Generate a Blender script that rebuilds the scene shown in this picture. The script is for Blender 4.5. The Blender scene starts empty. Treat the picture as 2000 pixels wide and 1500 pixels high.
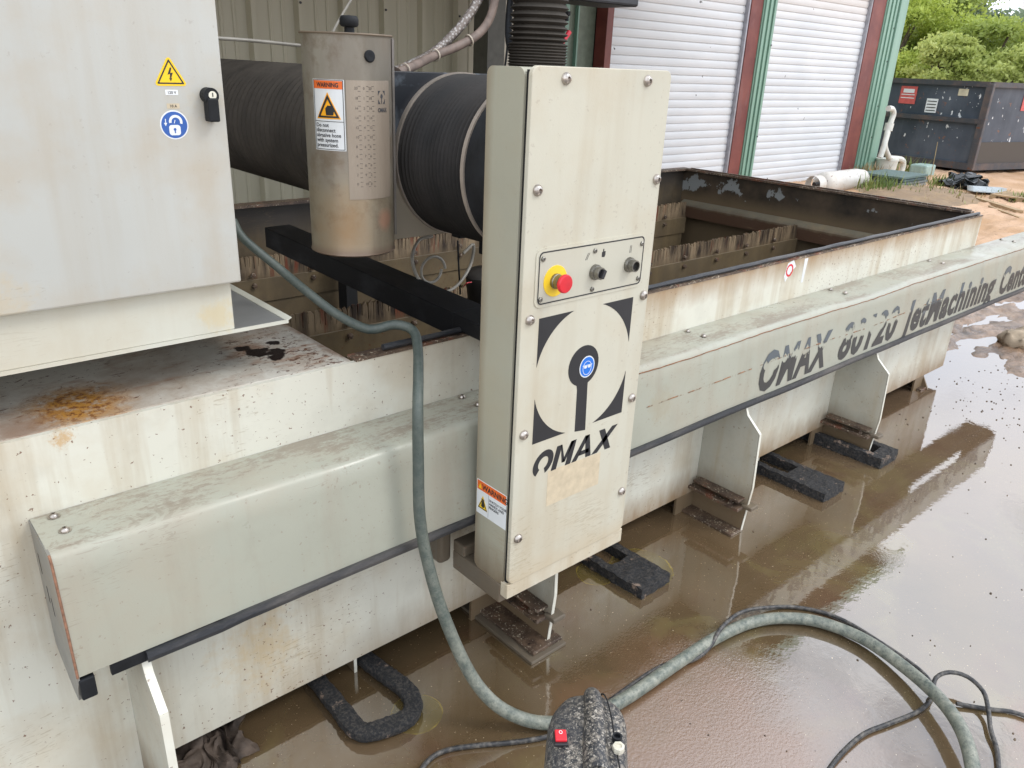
import bpy, bmesh, math, random
import numpy as np
from mathutils import Vector, Matrix, noise
random.seed(7)
S = bpy.context.scene
COL = S.collection
PI = math.pi
# ------------------------------------------------------------------ camera
RAD = math.radians
Rc = Matrix.Rotation(RAD(-41.98171855), 3, 'Z') @ Matrix.Rotation(RAD(67.68976211), 3, 'X') @ Matrix.Rotation(RAD(2.49938383), 3, 'Z')
FPX = 1533.694
CAM = Vector((0, 0, 1.65))
cd = bpy.data.cameras.new('camera'); cam = bpy.data.objects.new('camera', cd); COL.objects.link(cam)
cd.sensor_width = 36; cd.sensor_fit = 'HORIZONTAL'; cd.lens = FPX / 2000 * 36
cd.clip_start = 0.02; cd.clip_end = 900
cam.matrix_world = Matrix.Translation(CAM) @ Rc.to_4x4()
S.camera = cam
# ------------------------------------------------------------------ light
SUN_EL, SUN_AZ = 47, 38          # elevation; azimuth measured from -Y towards +X
w = bpy.data.worlds.new('World'); S.world = w; w.use_nodes = True
nt = w.node_tree; nt.nodes.clear()
out = nt.nodes.new('ShaderNodeOutputWorld'); mixs = nt.nodes.new('ShaderNodeMixShader')
b1 = nt.nodes.new('ShaderNodeBackground'); b2 = nt.nodes.new('ShaderNodeBackground')
sky = nt.nodes.new('ShaderNodeTexSky'); sky.sky_type = 'NISHITA'; sky.sun_disc = False
sky.sun_elevation = RAD(SUN_EL)
sx, sy = math.sin(RAD(SUN_AZ)), -math.cos(RAD(SUN_AZ))
sky.sun_rotation = math.atan2(sx, sy)
nt.links.new(sky.outputs[0], b1.inputs[0]); b1.inputs[1].default_value = 0.14
tc = nt.nodes.new('ShaderNodeTexCoord'); mp = nt.nodes.new('ShaderNodeMapping'); mp.inputs['Scale'].default_value = (1, 1, 2.2)
nz = nt.nodes.new('ShaderNodeTexNoise'); nz.inputs['Scale'].default_value = 2.1; nz.inputs['Detail'].default_value = 7; nz.inputs['Roughness'].default_value = .55
mr = nt.nodes.new('ShaderNodeMapRange'); mr.inputs[1].default_value = .34; mr.inputs[2].default_value = .47; mr.clamp = True
nt.links.new(tc.outputs['Generated'], mp.inputs[0]); nt.links.new(mp.outputs[0], nz.inputs[0]); nt.links.new(nz.outputs[0], mr.inputs[0])
nz2 = nt.nodes.new('ShaderNodeTexNoise'); nz2.inputs['Scale'].default_value = 4; nz2.inputs['Detail'].default_value = 6
cr = nt.nodes.new('ShaderNodeMix'); cr.data_type = 'RGBA'
cr.inputs[6].default_value = (.66, .77, .96, 1); cr.inputs[7].default_value = (1.0, .985, .965, 1)
nt.links.new(mp.outputs[0], nz2.inputs[0]); nt.links.new(nz2.outputs[0], cr.inputs[0])
nt.links.new(cr.outputs[2], b2.inputs[0]); b2.inputs[1].default_value = 2.55
nt.links.new(mr.outputs[0], mixs.inputs[0]); nt.links.new(b1.outputs[0], mixs.inputs[1]); nt.links.new(b2.outputs[0], mixs.inputs[2])
nt.links.new(mixs.outputs[0], out.inputs[0])
sl = bpy.data.lights.new('sun', 'SUN'); sl.energy = 1.15; sl.angle = RAD(18); sl.color = (1, .97, .92)
so = bpy.data.objects.new('sun', sl); COL.objects.link(so)
sd = Vector((sx * math.cos(RAD(SUN_EL)), sy * math.cos(RAD(SUN_EL)), math.sin(RAD(SUN_EL))))
so.rotation_euler = sd.to_track_quat('Z', 'Y').to_euler(); so.location = (0, 0, 12)
S.render.engine = 'CYCLES'
S.view_settings.view_transform = 'Standard'; S.view_settings.look = 'None'
S.view_settings.exposure = -0.08; S.view_settings.gamma = 1

# ------------------------------------------------------------------ helpers
def ray(u, v): return Rc @ Vector(((u - 1000) / FPX, (750 - v) / FPX, -1))
def at(u, v, ax, val):                    # point of the photo's view ray on a world plane
    d = ray(u, v); return CAM + d * ((val - CAM[ax]) / d[ax])
def lin(h):
    h = h.lstrip('#'); c = [int(h[i:i + 2], 16) / 255 for i in (0, 2, 4)]
    return tuple(x / 12.92 if x < .04045 else ((x + .055) / 1.055) ** 2.4 for x in c)

class M:                                   # small node-graph writer
    def __init__(s, name, rough=.5, metal=0, spec=.5):
        s.m = bpy.data.materials.new(name); s.m.use_nodes = True; s.nt = s.m.node_tree; s.N = s.nt.nodes
        s.b = s.N['Principled BSDF']; s.b.inputs['Roughness'].default_value = rough
        s.b.inputs['Metallic'].default_value = metal; s.b.inputs['Specular IOR Level'].default_value = spec
        g = s.N.new('ShaderNodeNewGeometry'); s.pos = g.outputs['Position']; s.nrm = g.outputs['Normal']
        s.xyz = None
    def inp(s, sock, v):
        if hasattr(v, 'is_output') or isinstance(v, bpy.types.NodeSocket): s.nt.links.new(v, sock)
        elif isinstance(v, (tuple, list)) and len(v) == 3 and sock.type == 'RGBA': sock.default_value = (*v, 1)
        else: sock.default_value = v
    def scale(s, vec, sc):
        n = s.N.new('ShaderNodeMapping'); s.nt.links.new(vec, n.inputs[0]); n.inputs['Scale'].default_value = sc; return n.outputs[0]
    def noise(s, sc, det=4, ro=.55, st=None, dist=0):
        n = s.N.new('ShaderNodeTexNoise'); s.nt.links.new(s.scale(s.pos, st) if st else s.pos, n.inputs['Vector'])
        n.inputs['Scale'].default_value = sc; n.inputs['Detail'].default_value = det; n.inputs['Roughness'].default_value = ro
        n.inputs['Distortion'].default_value = dist; return n.outputs[0]
    def voro(s, sc):
        n = s.N.new('ShaderNodeTexVoronoi'); s.nt.links.new(s.pos, n.inputs['Vector']); n.inputs['Scale'].default_value = sc; return n.outputs[0]
    def rng(s, v, a, b, c=0., d=1.):
        n = s.N.new('ShaderNodeMapRange'); n.clamp = True; s.inp(n.inputs[0], v)
        for i, x in enumerate((a, b, c, d)): n.inputs[i + 1].default_value = x
        return n.outputs[0]
    def math(s, op, a, b=0.):
        n = s.N.new('ShaderNodeMath'); n.operation = op; s.inp(n.inputs[0], a); s.inp(n.inputs[1], b); return n.outputs[0]
    def mix(s, f, a, b):
        n = s.N.new('ShaderNodeMix'); n.data_type = 'RGBA'; s.inp(n.inputs[0], f); s.inp(n.inputs[6], a); s.inp(n.inputs[7], b); return n.outputs[2]
    def ax(s, i):
        if not s.xyz:
            n = s.N.new('ShaderNodeSeparateXYZ'); s.nt.links.new(s.pos, n.inputs[0]); s.xyz = n
        return s.xyz.outputs[i]
    def up(s):
        n = s.N.new('ShaderNodeSeparateXYZ'); s.nt.links.new(s.nrm, n.inputs[0]); return n.outputs[2]
    def blob(s, c, r, amp=.5, sc=8, lo=.8):       # irregular patch round a world point
        n = s.N.new('ShaderNodeVectorMath'); n.operation = 'DISTANCE'; s.nt.links.new(s.pos, n.inputs[0]); n.inputs[1].default_value = c
        d = s.math('ADD', s.math('DIVIDE', n.outputs['Value'], r), s.math('MULTIPLY', s.math('SUBTRACT', s.noise(sc, 5, .65), .5), amp * 2))
        return s.rng(d, 1.0, lo)
    def color(s, c): s.inp(s.b.inputs['Base Color'], c)
    def rough(s, c): s.inp(s.b.inputs['Roughness'], c)
    def bump(s, h, st=.2, dist=.002):
        n = s.N.new('ShaderNodeBump'); n.inputs['Strength'].default_value = st; n.inputs['Distance'].default_value = dist
        s.inp(n.inputs['Height'], h); s.nt.links.new(n.outputs[0], s.b.inputs['Normal'])

def simple(name, c, rough=.5, metal=0, var=.18, sc=14, spec=.5, bump=0, bsc=80):
    m = M(name, rough, metal, spec); c = lin(c) if isinstance(c, str) else c
    m.color(m.mix(m.rng(m.noise(sc, 5), .3, .7), tuple(x * (1 - var) for x in c), tuple(min(1, x * (1 + var)) for x in c)))
    if bump: m.bump(m.noise(bsc, 3), bump)
    return m.m

RUST = (.13, .045, .018); TAN = (.42, .29, .14); GRIME = (.10, .08, .055)
def paint(name, base, stain=.5, streak=.5, speck=.3, grime=.2, zones=(), blobs=(), rough=.42, tan=TAN, sp_sc=90, top=None):
    m = M(name, rough); c = m.mix(m.rng(m.noise(1.7, 3), .3, .7), tuple(x * .93 for x in base), tuple(x * 1.04 for x in base))
    m1 = m.math('MULTIPLY', m.rng(m.noise(3.2, 8, .62), .47, .72), stain); c = m.mix(m1, c, tan)
    m2 = m.math('MULTIPLY', m.rng(m.noise(13, 5, .6, (1, 1, .07)), .5, .78), streak); c = m.mix(m2, c, tuple(x * .8 for x in tan))
    m5 = m.math('MULTIPLY', m.rng(m.noise(9, 8, .7), .5, .8), grime); c = m.mix(m5, c, GRIME)
    for (axi, a, b, colr, amt, sc, am, *lim) in zones:     # soft band where coordinate goes from a (none) to b (full)
        v = m.math('ADD', m.ax(axi), m.math('MULTIPLY', m.math('SUBTRACT', m.noise(sc, 6, .65, (1, 1, .35)), .5), am))
        k = m.math('MULTIPLY', m.rng(v, a, b), amt)
        if lim: k = m.math('MULTIPLY', k, m.rng(m.ax(0), lim[0], lim[1]))
        c = m.mix(k, c, colr)
    for (p, r, colr, amt, sc) in blobs:
        if sc >= 59: k = m.blob(p, r, .75, sc)
        else:
            k = m.rng(m.math('ADD', m.blob(p, r * 1.25, .55, sc, .15), m.math('MULTIPLY', m.math('SUBTRACT', m.noise(sc * 4, 7, .72), .5), 2.6)), .45, .95); k = m.math('MULTIPLY', k, m.blob(p, r * 1.4, .5, sc, .5))
        c = m.mix(m.math('MULTIPLY', k, amt), c, colr)
    if top:
        k = m.rng(m.math('ADD', m.noise(5, 4, .5, (.6, 2, 1)), m.math('MULTIPLY', m.noise(85, 6, .8, (.4, 1, 1)), .9)), .93, 1.05)
        c = m.mix(m.math('MULTIPLY', m.math('MULTIPLY', k, m.rng(m.up(), .86, .97)), top[1]), c, top[0])
    if speck > 0:
        g = m.rng(m.noise(2.2, 3), .35, .68, .0, .075)
        k = m.rng(m.math('ADD', m.noise(sp_sc, 3, .6), g), .700, .722); c = m.mix(m.math('MULTIPLY', k, speck), c, RUST)
    sc_ = m.rng(m.math('MULTIPLY', m.noise(14, 2, .5, (1, 1, 9), 2.5), m.noise(3, 2)), .405, .42); c = m.mix(m.math('MULTIPLY', sc_, min(.35, speck + .1)), c, tuple(x * .6 for x in tan))
    m.color(c); m.rough(m.rng(m.noise(6, 5), .3, .7, rough - .08, rough + .18))
    m.bump(m.math('ADD', m.noise(260, 2), m.math('MULTIPLY', m.noise(5, 3), 2)), .12, .0015)
    return m.m

# ---- meshes
def V(*a): return Vector(a)
class Thing:
    def __init__(s, name, label, cat, loc=(0, 0, 0), group=None):
        s.loc = Vector(loc); s.o = bpy.data.objects.new(name, None); COL.objects.link(s.o); s.o.location = s.loc
        s.o.empty_display_size = .1
        s.o['label'] = label; s.o['category'] = cat
        if group: s.o['group'] = group
    def part(s, name, me, mat, parent=None, label=None, loc=None, stuff=False, smooth=False):
        me = mesh(me, name)
        if loc is None: me.transform(Matrix.Translation(-s.loc))
        if mat and not me.materials: me.materials.append(mat)
        if smooth: shade(me)
        o = bpy.data.objects.new(name, me); COL.objects.link(o); o.parent = parent or s.o
        if loc is not None: o.location = Vector(loc) - s.loc
        if label: o['label'] = label
        if stuff: o['kind'] = 'stuff'
        return o
def mesh(x, name='mesh'):
    if isinstance(x, bpy.types.Mesh): return x
    me = bpy.data.meshes.new(name); x.normal_update(); x.to_mesh(me); x.free(); return me
def shade(me, ang=40):
    for p in me.polygons: p.use_smooth = True
    try: me.set_sharp_from_angle(angle=RAD(ang))
    except Exception: pass
def solo(name, x, mat, label, cat, group=None, smooth=False, loc=None):
    me = mesh(x, name)
    if loc is not None: me.transform(Matrix.Translation(-Vector(loc)))
    if mat and not me.materials: me.materials.append(mat)
    if smooth: shade(me)
    o = bpy.data.objects.new(name, me); COL.objects.link(o); o['label'] = label; o['category'] = cat
    if loc is not None: o.location = loc
    if group: o['group'] = group
    return o
def struct(name, x, mat, kind='structure', smooth=False):
    me = mesh(x, name)
    if mat and not me.materials: me.materials.append(mat)
    if smooth: shade(me)
    o = bpy.data.objects.new(name, me); COL.objects.link(o); o['kind'] = kind; return o
def BM(): return bmesh.new()
def box(a, b, bev=0, bm=None, seg=2, mat=None):
    bm = bm or BM(); t = BM(); bmesh.ops.create_cube(t, size=1)
    lo = Vector([min(a[i], b[i]) for i in range(3)]); hi = Vector([max(a[i], b[i]) for i in range(3)])
    for v in t.verts: v.co = Vector([lo[i] + (v.co[i] + .5) * (hi[i] - lo[i]) for i in range(3)])
    if bev: bmesh.ops.bevel(t, geom=t.edges[:], offset=bev, segments=seg, profile=.5, affect='EDGES')
    if mat is not None: t.transform(mat)
    me = bpy.data.meshes.new('t'); t.to_mesh(me); t.free(); bm.from_mesh(me); bpy.data.meshes.remove(me); return bm
def join(bm, other):
    me = mesh(other); bm.from_mesh(me); bpy.data.meshes.remove(me); return bm
def prism(pts, f, d0, d1, bm=None):        # polygon pts (u,v) extruded from depth d0 to d1, f(u,v,d)->world
    bm = bm or BM(); n = len(pts)
    A = [bm.verts.new(f(u, v, d0)) for u, v in pts]; B = [bm.verts.new(f(u, v, d1)) for u, v in pts]
    try: bm.faces.new(A); bm.faces.new(B[::-1])
    except ValueError: pass
    for i in range(n): bm.faces.new((A[i], B[i], B[(i + 1) % n], A[(i + 1) % n]))
    bmesh.ops.recalc_face_normals(bm, faces=bm.faces[:]); return bm
def lathe(prof, axis=Vector((0, 0, 1)), org=Vector((0, 0, 0)), n=32, bm=None, capped=True):
    bm = bm or BM(); q = axis.normalized().to_track_quat('Z', 'Y').to_matrix(); rings = []
    for r, h in prof:
        if r < 1e-6: rings.append([bm.verts.new(org + q @ Vector((0, 0, h)))])
        else: rings.append([bm.verts.new(org + q @ Vector((r * math.cos(2 * PI * k / n), r * math.sin(2 * PI * k / n), h))) for k in range(n)])
    for a, b in zip(rings, rings[1:]):
        for k in range(n):
            k2 = (k + 1) % n
            if len(a) == 1 and len(b) == 1: continue
            if len(a) == 1: bm.faces.new((a[0], b[k2], b[k]))
            elif len(b) == 1: bm.faces.new((a[k], a[k2], b[0]))
            else: bm.faces.new((a[k], a[k2], b[k2], b[k]))
    if capped:
        if len(rings[0]) > 1: bm.faces.new(rings[0][::-1])
        if len(rings[-1]) > 1: bm.faces.new(rings[-1])
    return bm
def catmull(P, step=.02, closed=False):
    P = [Vector(p) for p in P]; Q = [P[0] * 2 - P[1]] + P + [P[-1] * 2 - P[-2]]; out = []
    for i in range(1, len(Q) - 2):
        a, b, c, d = Q[i - 1:i + 3]; n = max(2, int((c - b).length / step))
        for k in range(n):
            t = k / n
            out.append(.5 * ((2 * b) + (c - a) * t + (2 * a - 5 * b + 4 * c - d) * t * t + (3 * b - a - 3 * c + d) * t ** 3))
    out.append(P[-1]); return out
def tube(P, r, n=12, bm=None, step=.02, raw=False, wob=0):
    path = P if raw else catmull(P, step); bm = bm or BM(); rings = []; up = Vector((0, 0, 1)); s = 0
    t0 = (path[1] - path[0]).normalized(); nrm = t0.cross(up if abs(t0.z) < .9 else Vector((1, 0, 0))).normalized()
    for i, p in enumerate(path):
        t = (path[min(i + 1, len(path) - 1)] - path[max(i - 1, 0)]).normalized()
        nrm = (nrm - t * nrm.dot(t)).normalized(); bn = t.cross(nrm)
        if i: s += (p - path[i - 1]).length
        rr = r(s) if callable(r) else r
        rings.append([bm.verts.new(p + (nrm * math.cos(2 * PI * k / n) + bn * math.sin(2 * PI * k / n)) * (rr + (random.uniform(-wob, wob) if wob else 0))) for k in range(n)])
    for a, b in zip(rings, rings[1:]):
        for k in range(n): bm.faces.new((a[k], a[(k + 1) % n], b[(k + 1) % n], b[k]))
    bm.faces.new(rings[0][::-1]); bm.faces.new(rings[-1]); return bm
def text(s, f, size=.05, u0=0, v0=0, shear=0, bold=0, depth=.0004, d0=0, spacing=1, align='LEFT', bm=None, line=1.0, xs=1.0):
    cu = bpy.data.curves.new('t', 'FONT'); cu.body = s; cu.size = size; cu.shear = shear; cu.offset = bold; cu.space_character = spacing
    cu.align_x = align; cu.space_line = line; cu.resolution_u = 3; cu.fill_mode = 'FRONT'
    o = bpy.data.objects.new('t', cu); COL.objects.link(o); dg = bpy.context.evaluated_depsgraph_get(); dg.update()
    me = bpy.data.meshes.new_from_object(o.evaluated_get(dg)); t = BM(); t.from_mesh(me)
    bpy.data.objects.remove(o); bpy.data.curves.remove(cu); bpy.data.meshes.remove(me)
    for v in t.verts: v.co = Vector(f(u0 + v.co.x * xs, v0 + v.co.y, d0 + depth))
    if bm is None: return t
    return join(bm, t)
def face_y(y): return lambda u, v, d: Vector((u, y - d, v))        # surface looking to -Y
def face_x(x): return lambda u, v, d: Vector((x - d, -u, v))       # surface looking to -X, u = -y
def rrect(u0, u1, v0, v1, r, n=5):
    P = []
    for cx, cy, a in ((u1 - r, v1 - r, 0), (u0 + r, v1 - r, 90), (u0 + r, v0 + r, 180), (u1 - r, v0 + r, 270)):
        for k in range(n + 1): t = RAD(a + 90 * k / n); P.append((cx + r * math.cos(t), cy + r * math.sin(t)))
    return P
def circ(cu, cv, r, n=28, r2=None, a0=0, a1=360):
    return [(cu + r * math.cos(RAD(a0 + (a1 - a0) * k / n)), cv + (r2 or r) * math.sin(RAD(a0 + (a1 - a0) * k / n))) for k in range(n if a1 - a0 == 360 else n + 1)]
def ringp(outer, inner, f, d0, d1, bm=None):
    bm = bm or BM(); n = len(outer)
    A = [[bm.verts.new(f(u, v, d)) for u, v in P] for P in (outer, inner) for d in (d0, d1)]   # o0 o1 i0 i1
    for i in range(n):
        j = (i + 1) % n
        bm.faces.new((A[1][i], A[1][j], A[3][j], A[3][i])); bm.faces.new((A[0][i], A[0][j], A[1][j], A[1][i])); bm.faces.new((A[2][i], A[3][i], A[3][j], A[2][j]))
    bmesh.ops.recalc_face_normals(bm, faces=bm.faces[:]); return bm

# ------------------------------------------------------------------ materials
WH = lin('#cdc9bb'); WH2 = lin('#c9cac2')
m_cab = paint('cabinet_paint', (.475, .475, .435), .42, .22, .15, .02, blobs=[((.20, 1.585, 1.215), .10, (.52, .40, .22), .40, 9), ((.05, 1.585, 1.23), .10, (.52, .42, .25), .35, 7), ((.615, 1.585, 1.56), .055, (.5, .42, .28), .35, 12)])
m_cabbase = paint('cabinet_plinth_paint', (.60, .59, .50), .35, .2, .03, .02, blobs=[((.60, 1.61, 1.12), .06, (.6, .48, .25), .5, 9)])
m_tank = paint('tank_paint', (.64, .625, .53), .42, .60, .8, .14,
               zones=[(2, .88, .975, (.30, .175, .075), .85, 14, .10, .7, 2.2), (2, .20, .07, (.24, .14, .06), .85, 18, .14, .3, 1.6)],
               blobs=[((.26, 1.566, .95), .035, (.50, .26, .05), .6, 45), ((.60, 1.566, .25), .16, (.55, .38, .16), .4, 8), ((1.75, 1.566, .25), .25, (.34, .22, .1), .4, 8)])
h = M('ledge_paint', .5); c = h.mix(h.rng(h.noise(3, 6, .6), .35, .65), (.50, .475, .41), (.60, .57, .49))
c = h.mix(h.math('MULTIPLY', h.rng(h.noise(5, 8, .7), .42, .62), .65), c, (.29, .20, .13))
den = h.math('ADD', h.rng(h.noise(6, 4, .6), .3, .7, -.055, .045), h.math('MULTIPLY', h.blob((.80, 1.72, .966), .20, .4, 9, .2), .07))
fl = h.rng(h.math('ADD', h.noise(62, 6, .72, (.7, 1.1, 1), 1.2), den), .60, .64); c = h.mix(fl, c, (.105, .045, .025))
c = h.mix(h.math('MULTIPLY', h.rng(h.math('ADD', h.noise(20, 4, .6, (.5, 1.2, 1)), den), .57, .68), .55), c, (.30, .16, .09))
ob = h.math('MULTIPLY', h.blob((.315, 1.665, .966), .135, .5, 9, .35), h.rng(h.noise(34, 6, .75), .36, .50)); c = h.mix(ob, c, (.40, .19, .035))
c = h.mix(h.math('MULTIPLY', ob, h.rng(h.noise(60, 5, .7), .50, .58)), c, (.16, .055, .015)); c = h.mix(h.math('MULTIPLY', h.blob((.19, 1.62, .966), .10, .6, 14, .3), .7), c, (.20, .10, .05))
for p_, r_ in (((.735, 1.755, .966), .030), ((.775, 1.735, .966), .024), ((.72, 1.80, .966), .02), ((.80, 1.80, .966), .016), ((.76, 1.70, .966), .02)): c = h.mix(h.math('MULTIPLY', h.blob(p_, r_ * 1.1, .9, 38, .8), 1), c, (.012, .006, .004))
c = h.mix(h.math('MULTIPLY', h.rng(h.math('ADD', h.ax(0), h.math('MULTIPLY', h.noise(20, 4), .06)), .90, .93), .8), c, (.18, .09, .045)); c = h.mix(h.math('MULTIPLY', h.rng(h.math('ADD', h.ax(1), h.math('MULTIPLY', h.noise(30, 5, .7), .05)), 1.60, 1.585), .55), c, (.25, .13, .07))
h.color(c); h.bump(h.math('ADD', fl, h.noise(80, 4)), .4, .002); m_ledge = h.m
m_cover = paint('cover_paint', (.36, .36, .29), .5, .5, .25, .12, tan=(.37, .31, .23),
                top=((.20, .15, .11), .62), blobs=[((1.9, 1.39, .66), .08, (.33, .29, .2), .5, 6)], rough=.34)
m_gal = paint('leg_paint', (.44, .43, .36), .35, .45, .5, .22, zones=[(2, .22, .08, (.15, .095, .045), .9, 12, .12)])
m_legedge = paint('leg_edge_paint', (.72, .70, .60), .35, .1, .6, .05)
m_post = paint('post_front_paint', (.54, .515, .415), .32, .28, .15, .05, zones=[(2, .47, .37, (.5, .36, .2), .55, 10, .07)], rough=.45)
m_postside_shaded = paint('post_side_shaded_paint', (.36, .35, .27), .18, .2, .06, .05, zones=[(2, .52, .40, (.17, .12, .07), .9, 14, .12), (1, 1.34, 1.368, (.2, .14, .08), .6, 14, .03)], rough=.5)  # darker than the front paint: the side's shade is put into its colour
m_sill = paint('post_sill_paint', (.60, .56, .45), .5, .5, .4, .1, tan=(.4, .26, .1))
m_muddy = paint('muddy_steel', (.13, .105, .075), .3, .2, .4, .4, rough=.45, tan=(.25, .18, .1))
h = M('rusty_plate', .4); c = h.mix(h.rng(h.noise(18, 6, .7), .38, .62), (.055, .035, .025), (.15, .10, .065)); c = h.mix(h.rng(h.noise(9, 5, .7), .55, .62), c, (.15, .055, .03))
c = h.mix(h.rng(h.math('ADD', h.noise(120, 4, .7), h.math('MULTIPLY', h.rng(h.noise(14, 3), .4, .6), .06)), .635, .66), c, (.55, .48, .36)); c = h.mix(h.rng(h.noise(30, 3), .66, .68), c, (.02, .012, .01)); h.color(c); h.bump(h.noise(90, 5, .75), .7, .004); m_rusty = h.m
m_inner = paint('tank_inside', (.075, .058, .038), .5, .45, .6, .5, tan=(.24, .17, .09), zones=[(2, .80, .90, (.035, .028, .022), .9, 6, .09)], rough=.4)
m_crust = M('crusted_inside', .6); _c = m_crust.mix(m_crust.rng(m_crust.noise(5, 8, .7), .46, .56), (.10, .075, .045), (.46, .32, .07)); _c = m_crust.mix(m_crust.rng(m_crust.noise(9, 6, .7), .58, .66), _c, (.60, .52, .36)); m_crust.color(_c); m_crust.bump(m_crust.noise(40, 5, .7), .6, .01); m_crust = m_crust.m
m_pealed = M('peeling_end_wall', .5)
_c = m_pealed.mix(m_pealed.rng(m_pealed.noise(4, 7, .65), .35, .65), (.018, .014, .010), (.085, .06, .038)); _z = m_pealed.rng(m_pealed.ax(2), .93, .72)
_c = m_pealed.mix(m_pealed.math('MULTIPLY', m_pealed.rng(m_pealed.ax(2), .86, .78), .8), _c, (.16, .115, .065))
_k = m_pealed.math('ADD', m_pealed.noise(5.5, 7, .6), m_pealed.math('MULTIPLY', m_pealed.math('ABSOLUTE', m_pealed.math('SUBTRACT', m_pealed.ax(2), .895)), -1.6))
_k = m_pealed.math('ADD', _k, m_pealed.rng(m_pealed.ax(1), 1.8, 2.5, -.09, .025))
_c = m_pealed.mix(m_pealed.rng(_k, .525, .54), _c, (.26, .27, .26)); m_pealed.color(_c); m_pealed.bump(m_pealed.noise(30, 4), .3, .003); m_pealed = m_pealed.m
m_comb = M('slotted_board', .55)
_c = m_comb.mix(m_comb.rng(m_comb.noise(16, 5, .7, (1, .1, .12)), .38, .62), (.035, .022, .014), (.29, .21, .125)); _c = m_comb.mix(m_comb.rng(m_comb.noise(22, 4, .6, (1, .1, .1)), .57, .66), _c, (.16, .045, .02))
_c = m_comb.mix(m_comb.rng(m_comb.ax(2), .70, .64), _c, (.14, .10, .055)); m_comb.color(_c); m_comb.bump(m_comb.noise(60, 4), .4, .003); m_comb = m_comb.m
m_board = paint('lower_board', (.12, .088, .05), .5, .5, .7, .4, tan=(.28, .2, .1))
m_rubber = simple('black_rubber', (.010, .011, .013), .6, var=.5, spec=.3, bump=.3)
m_seal = M('dusty_seal', .45); m_seal.color(m_seal.mix(m_seal.rng(m_seal.noise(9, 7, .75, (.25, 1, 1)), .45, .75), (.020, .022, .026), (.11, .10, .09))); m_seal.bump(m_seal.noise(70, 4), .4, .003); m_seal = m_seal.m
m_blackst = M('black_beam', .6, 0, .3); m_blackst.color(m_blackst.mix(m_blackst.rng(m_blackst.noise(7, 8, .7, (2, .5, 1)), .5, .75), (.005, .005, .006), (.035, .035, .038))); m_blackst = m_blackst.m
m_screw = simple('steel_screw', (.42, .38, .34), .3, 1, .3, 60)
m_dark = simple('dark_void', (.006, .006, .006), .8)
m_print = simple('black_print', (.018, .018, .02), .4, var=.15)
m_yel = simple('sign_yellow', (.85, .55, .01), .4, var=.05); m_sign = simple('sticker_white', (.72, .74, .74), .35, var=.05)
m_org = simple('sign_orange', (.75, .14, .02), .4, var=.08); m_blue = simple('sign_blue', (.025, .10, .36), .4, var=.08); m_blue2 = simple('bright_blue', (.01, .16, .62), .4, var=.05)
m_amber = simple('amber_yellow', (.95, .42, .01), .4, var=.05)
m_red = simple('red_button', (.62, .018, .03), .35, var=.12, sc=30); m_btny = simple('yellow_disc', (.85, .58, .03), .4, var=.08)
m_steel = simple('collar_steel', (.22, .21, .185), .32, .9, .3, 40)
m_ghost = simple('faded_label', (.55, .46, .32), .6, var=.10, sc=50)
# stainless hopper
h = M('stained_stainless', .38, .25); c = h.mix(h.rng(h.noise(4, 6, .6, (1, 1, .3)), .35, .65), (.24, .215, .175), (.42, .39, .33))
c = h.mix(h.math('MULTIPLY', h.rng(h.math('ADD', h.ax(2), h.math('MULTIPLY', h.noise(7, 6, .65), .22)), 1.53, 1.44), .8), c, (.30, .25, .17)); c = h.mix(h.math('MULTIPLY', h.rng(h.noise(11, 7, .7), .50, .64), .6), c, (.17, .12, .075)); c = h.mix(h.math('MULTIPLY', h.blob((.93, 1.65, 1.265), .10, .6, 9, .1), .8), c, (.27, .15, .055))
c = h.mix(h.math('MULTIPLY', h.rng(h.noise(18, 5, .6, (1, 1, .06)), .55, .8), .5), c, (.16, .11, .08)); c = h.mix(h.rng(h.ax(2), 1.222, 1.20), c, (.2, .14, .10))
c = h.mix(h.math('MULTIPLY', h.blob((1.04, 1.64, 1.28), .032, .5, 22, .4), .6), c, (.45, .22, .14)); h.color(c); h.rough(h.rng(h.noise(9, 5), .3, .7, .28, .5)); m_hop = h.m
h = M('clear_gauge', .35, .1); h.color(h.mix(h.rng(h.noise(7, 5, .6, (1, 1, .2)), .35, .7), (.27, .22, .17), (.38, .32, .25))); m_gauge = h.m
m_faint = simple('faint_print', (.05, .05, .055), .5); m_faint2 = simple('scale_print', (.11, .09, .075), .5)
h = M('bellows_rubber', .6, 0, .3); h.color(h.mix(h.rng(h.noise(5, 6, .6), .35, .7), (.008, .0075, .007), (.026, .022, .019))); h.bump(h.noise(60, 3), .25, .002); m_bel = h.m
h = M('dusty_bellows', .7, 0, .3); h.color(h.mix(h.rng(h.noise(6, 6, .6), .3, .7), (.030, .026, .021), (.070, .060, .048))); h.bump(h.noise(60, 3), .25, .002); m_bel2 = h.m
h = M('smeared_plate', .42); c = h.mix(h.rng(h.noise(7, 7, .65, (1, 1, .5), 1.5), .5, .66), (.010, .012, .016), (.10, .12, .14)); c = h.mix(h.rng(h.math('ADD', h.ax(2), h.math('MULTIPLY', h.noise(6, 5), .1)), 1.44, 1.39), c, (.27, .235, .18)); h.color(c); m_smear = h.m
m_clamp = simple('clamp_band', (.36, .31, .26), .35, .3, .2)
h = M('old_green_hose', .5); c = h.mix(h.rng(h.noise(30, 8, .8), .36, .66), (.065, .085, .072), (.30, .30, .24)); c = h.mix(h.math('MULTIPLY', h.rng(h.noise(130, 3, .6), .60, .66), .6), c, (.05, .06, .05)); c = h.mix(h.math('MULTIPLY', h.rng(h.ax(2), .05, .75), .80), c, (.045, .062, .055)); h.color(c); h.bump(h.noise(90, 3), .3, .001); m_ghose = h.m
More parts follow.
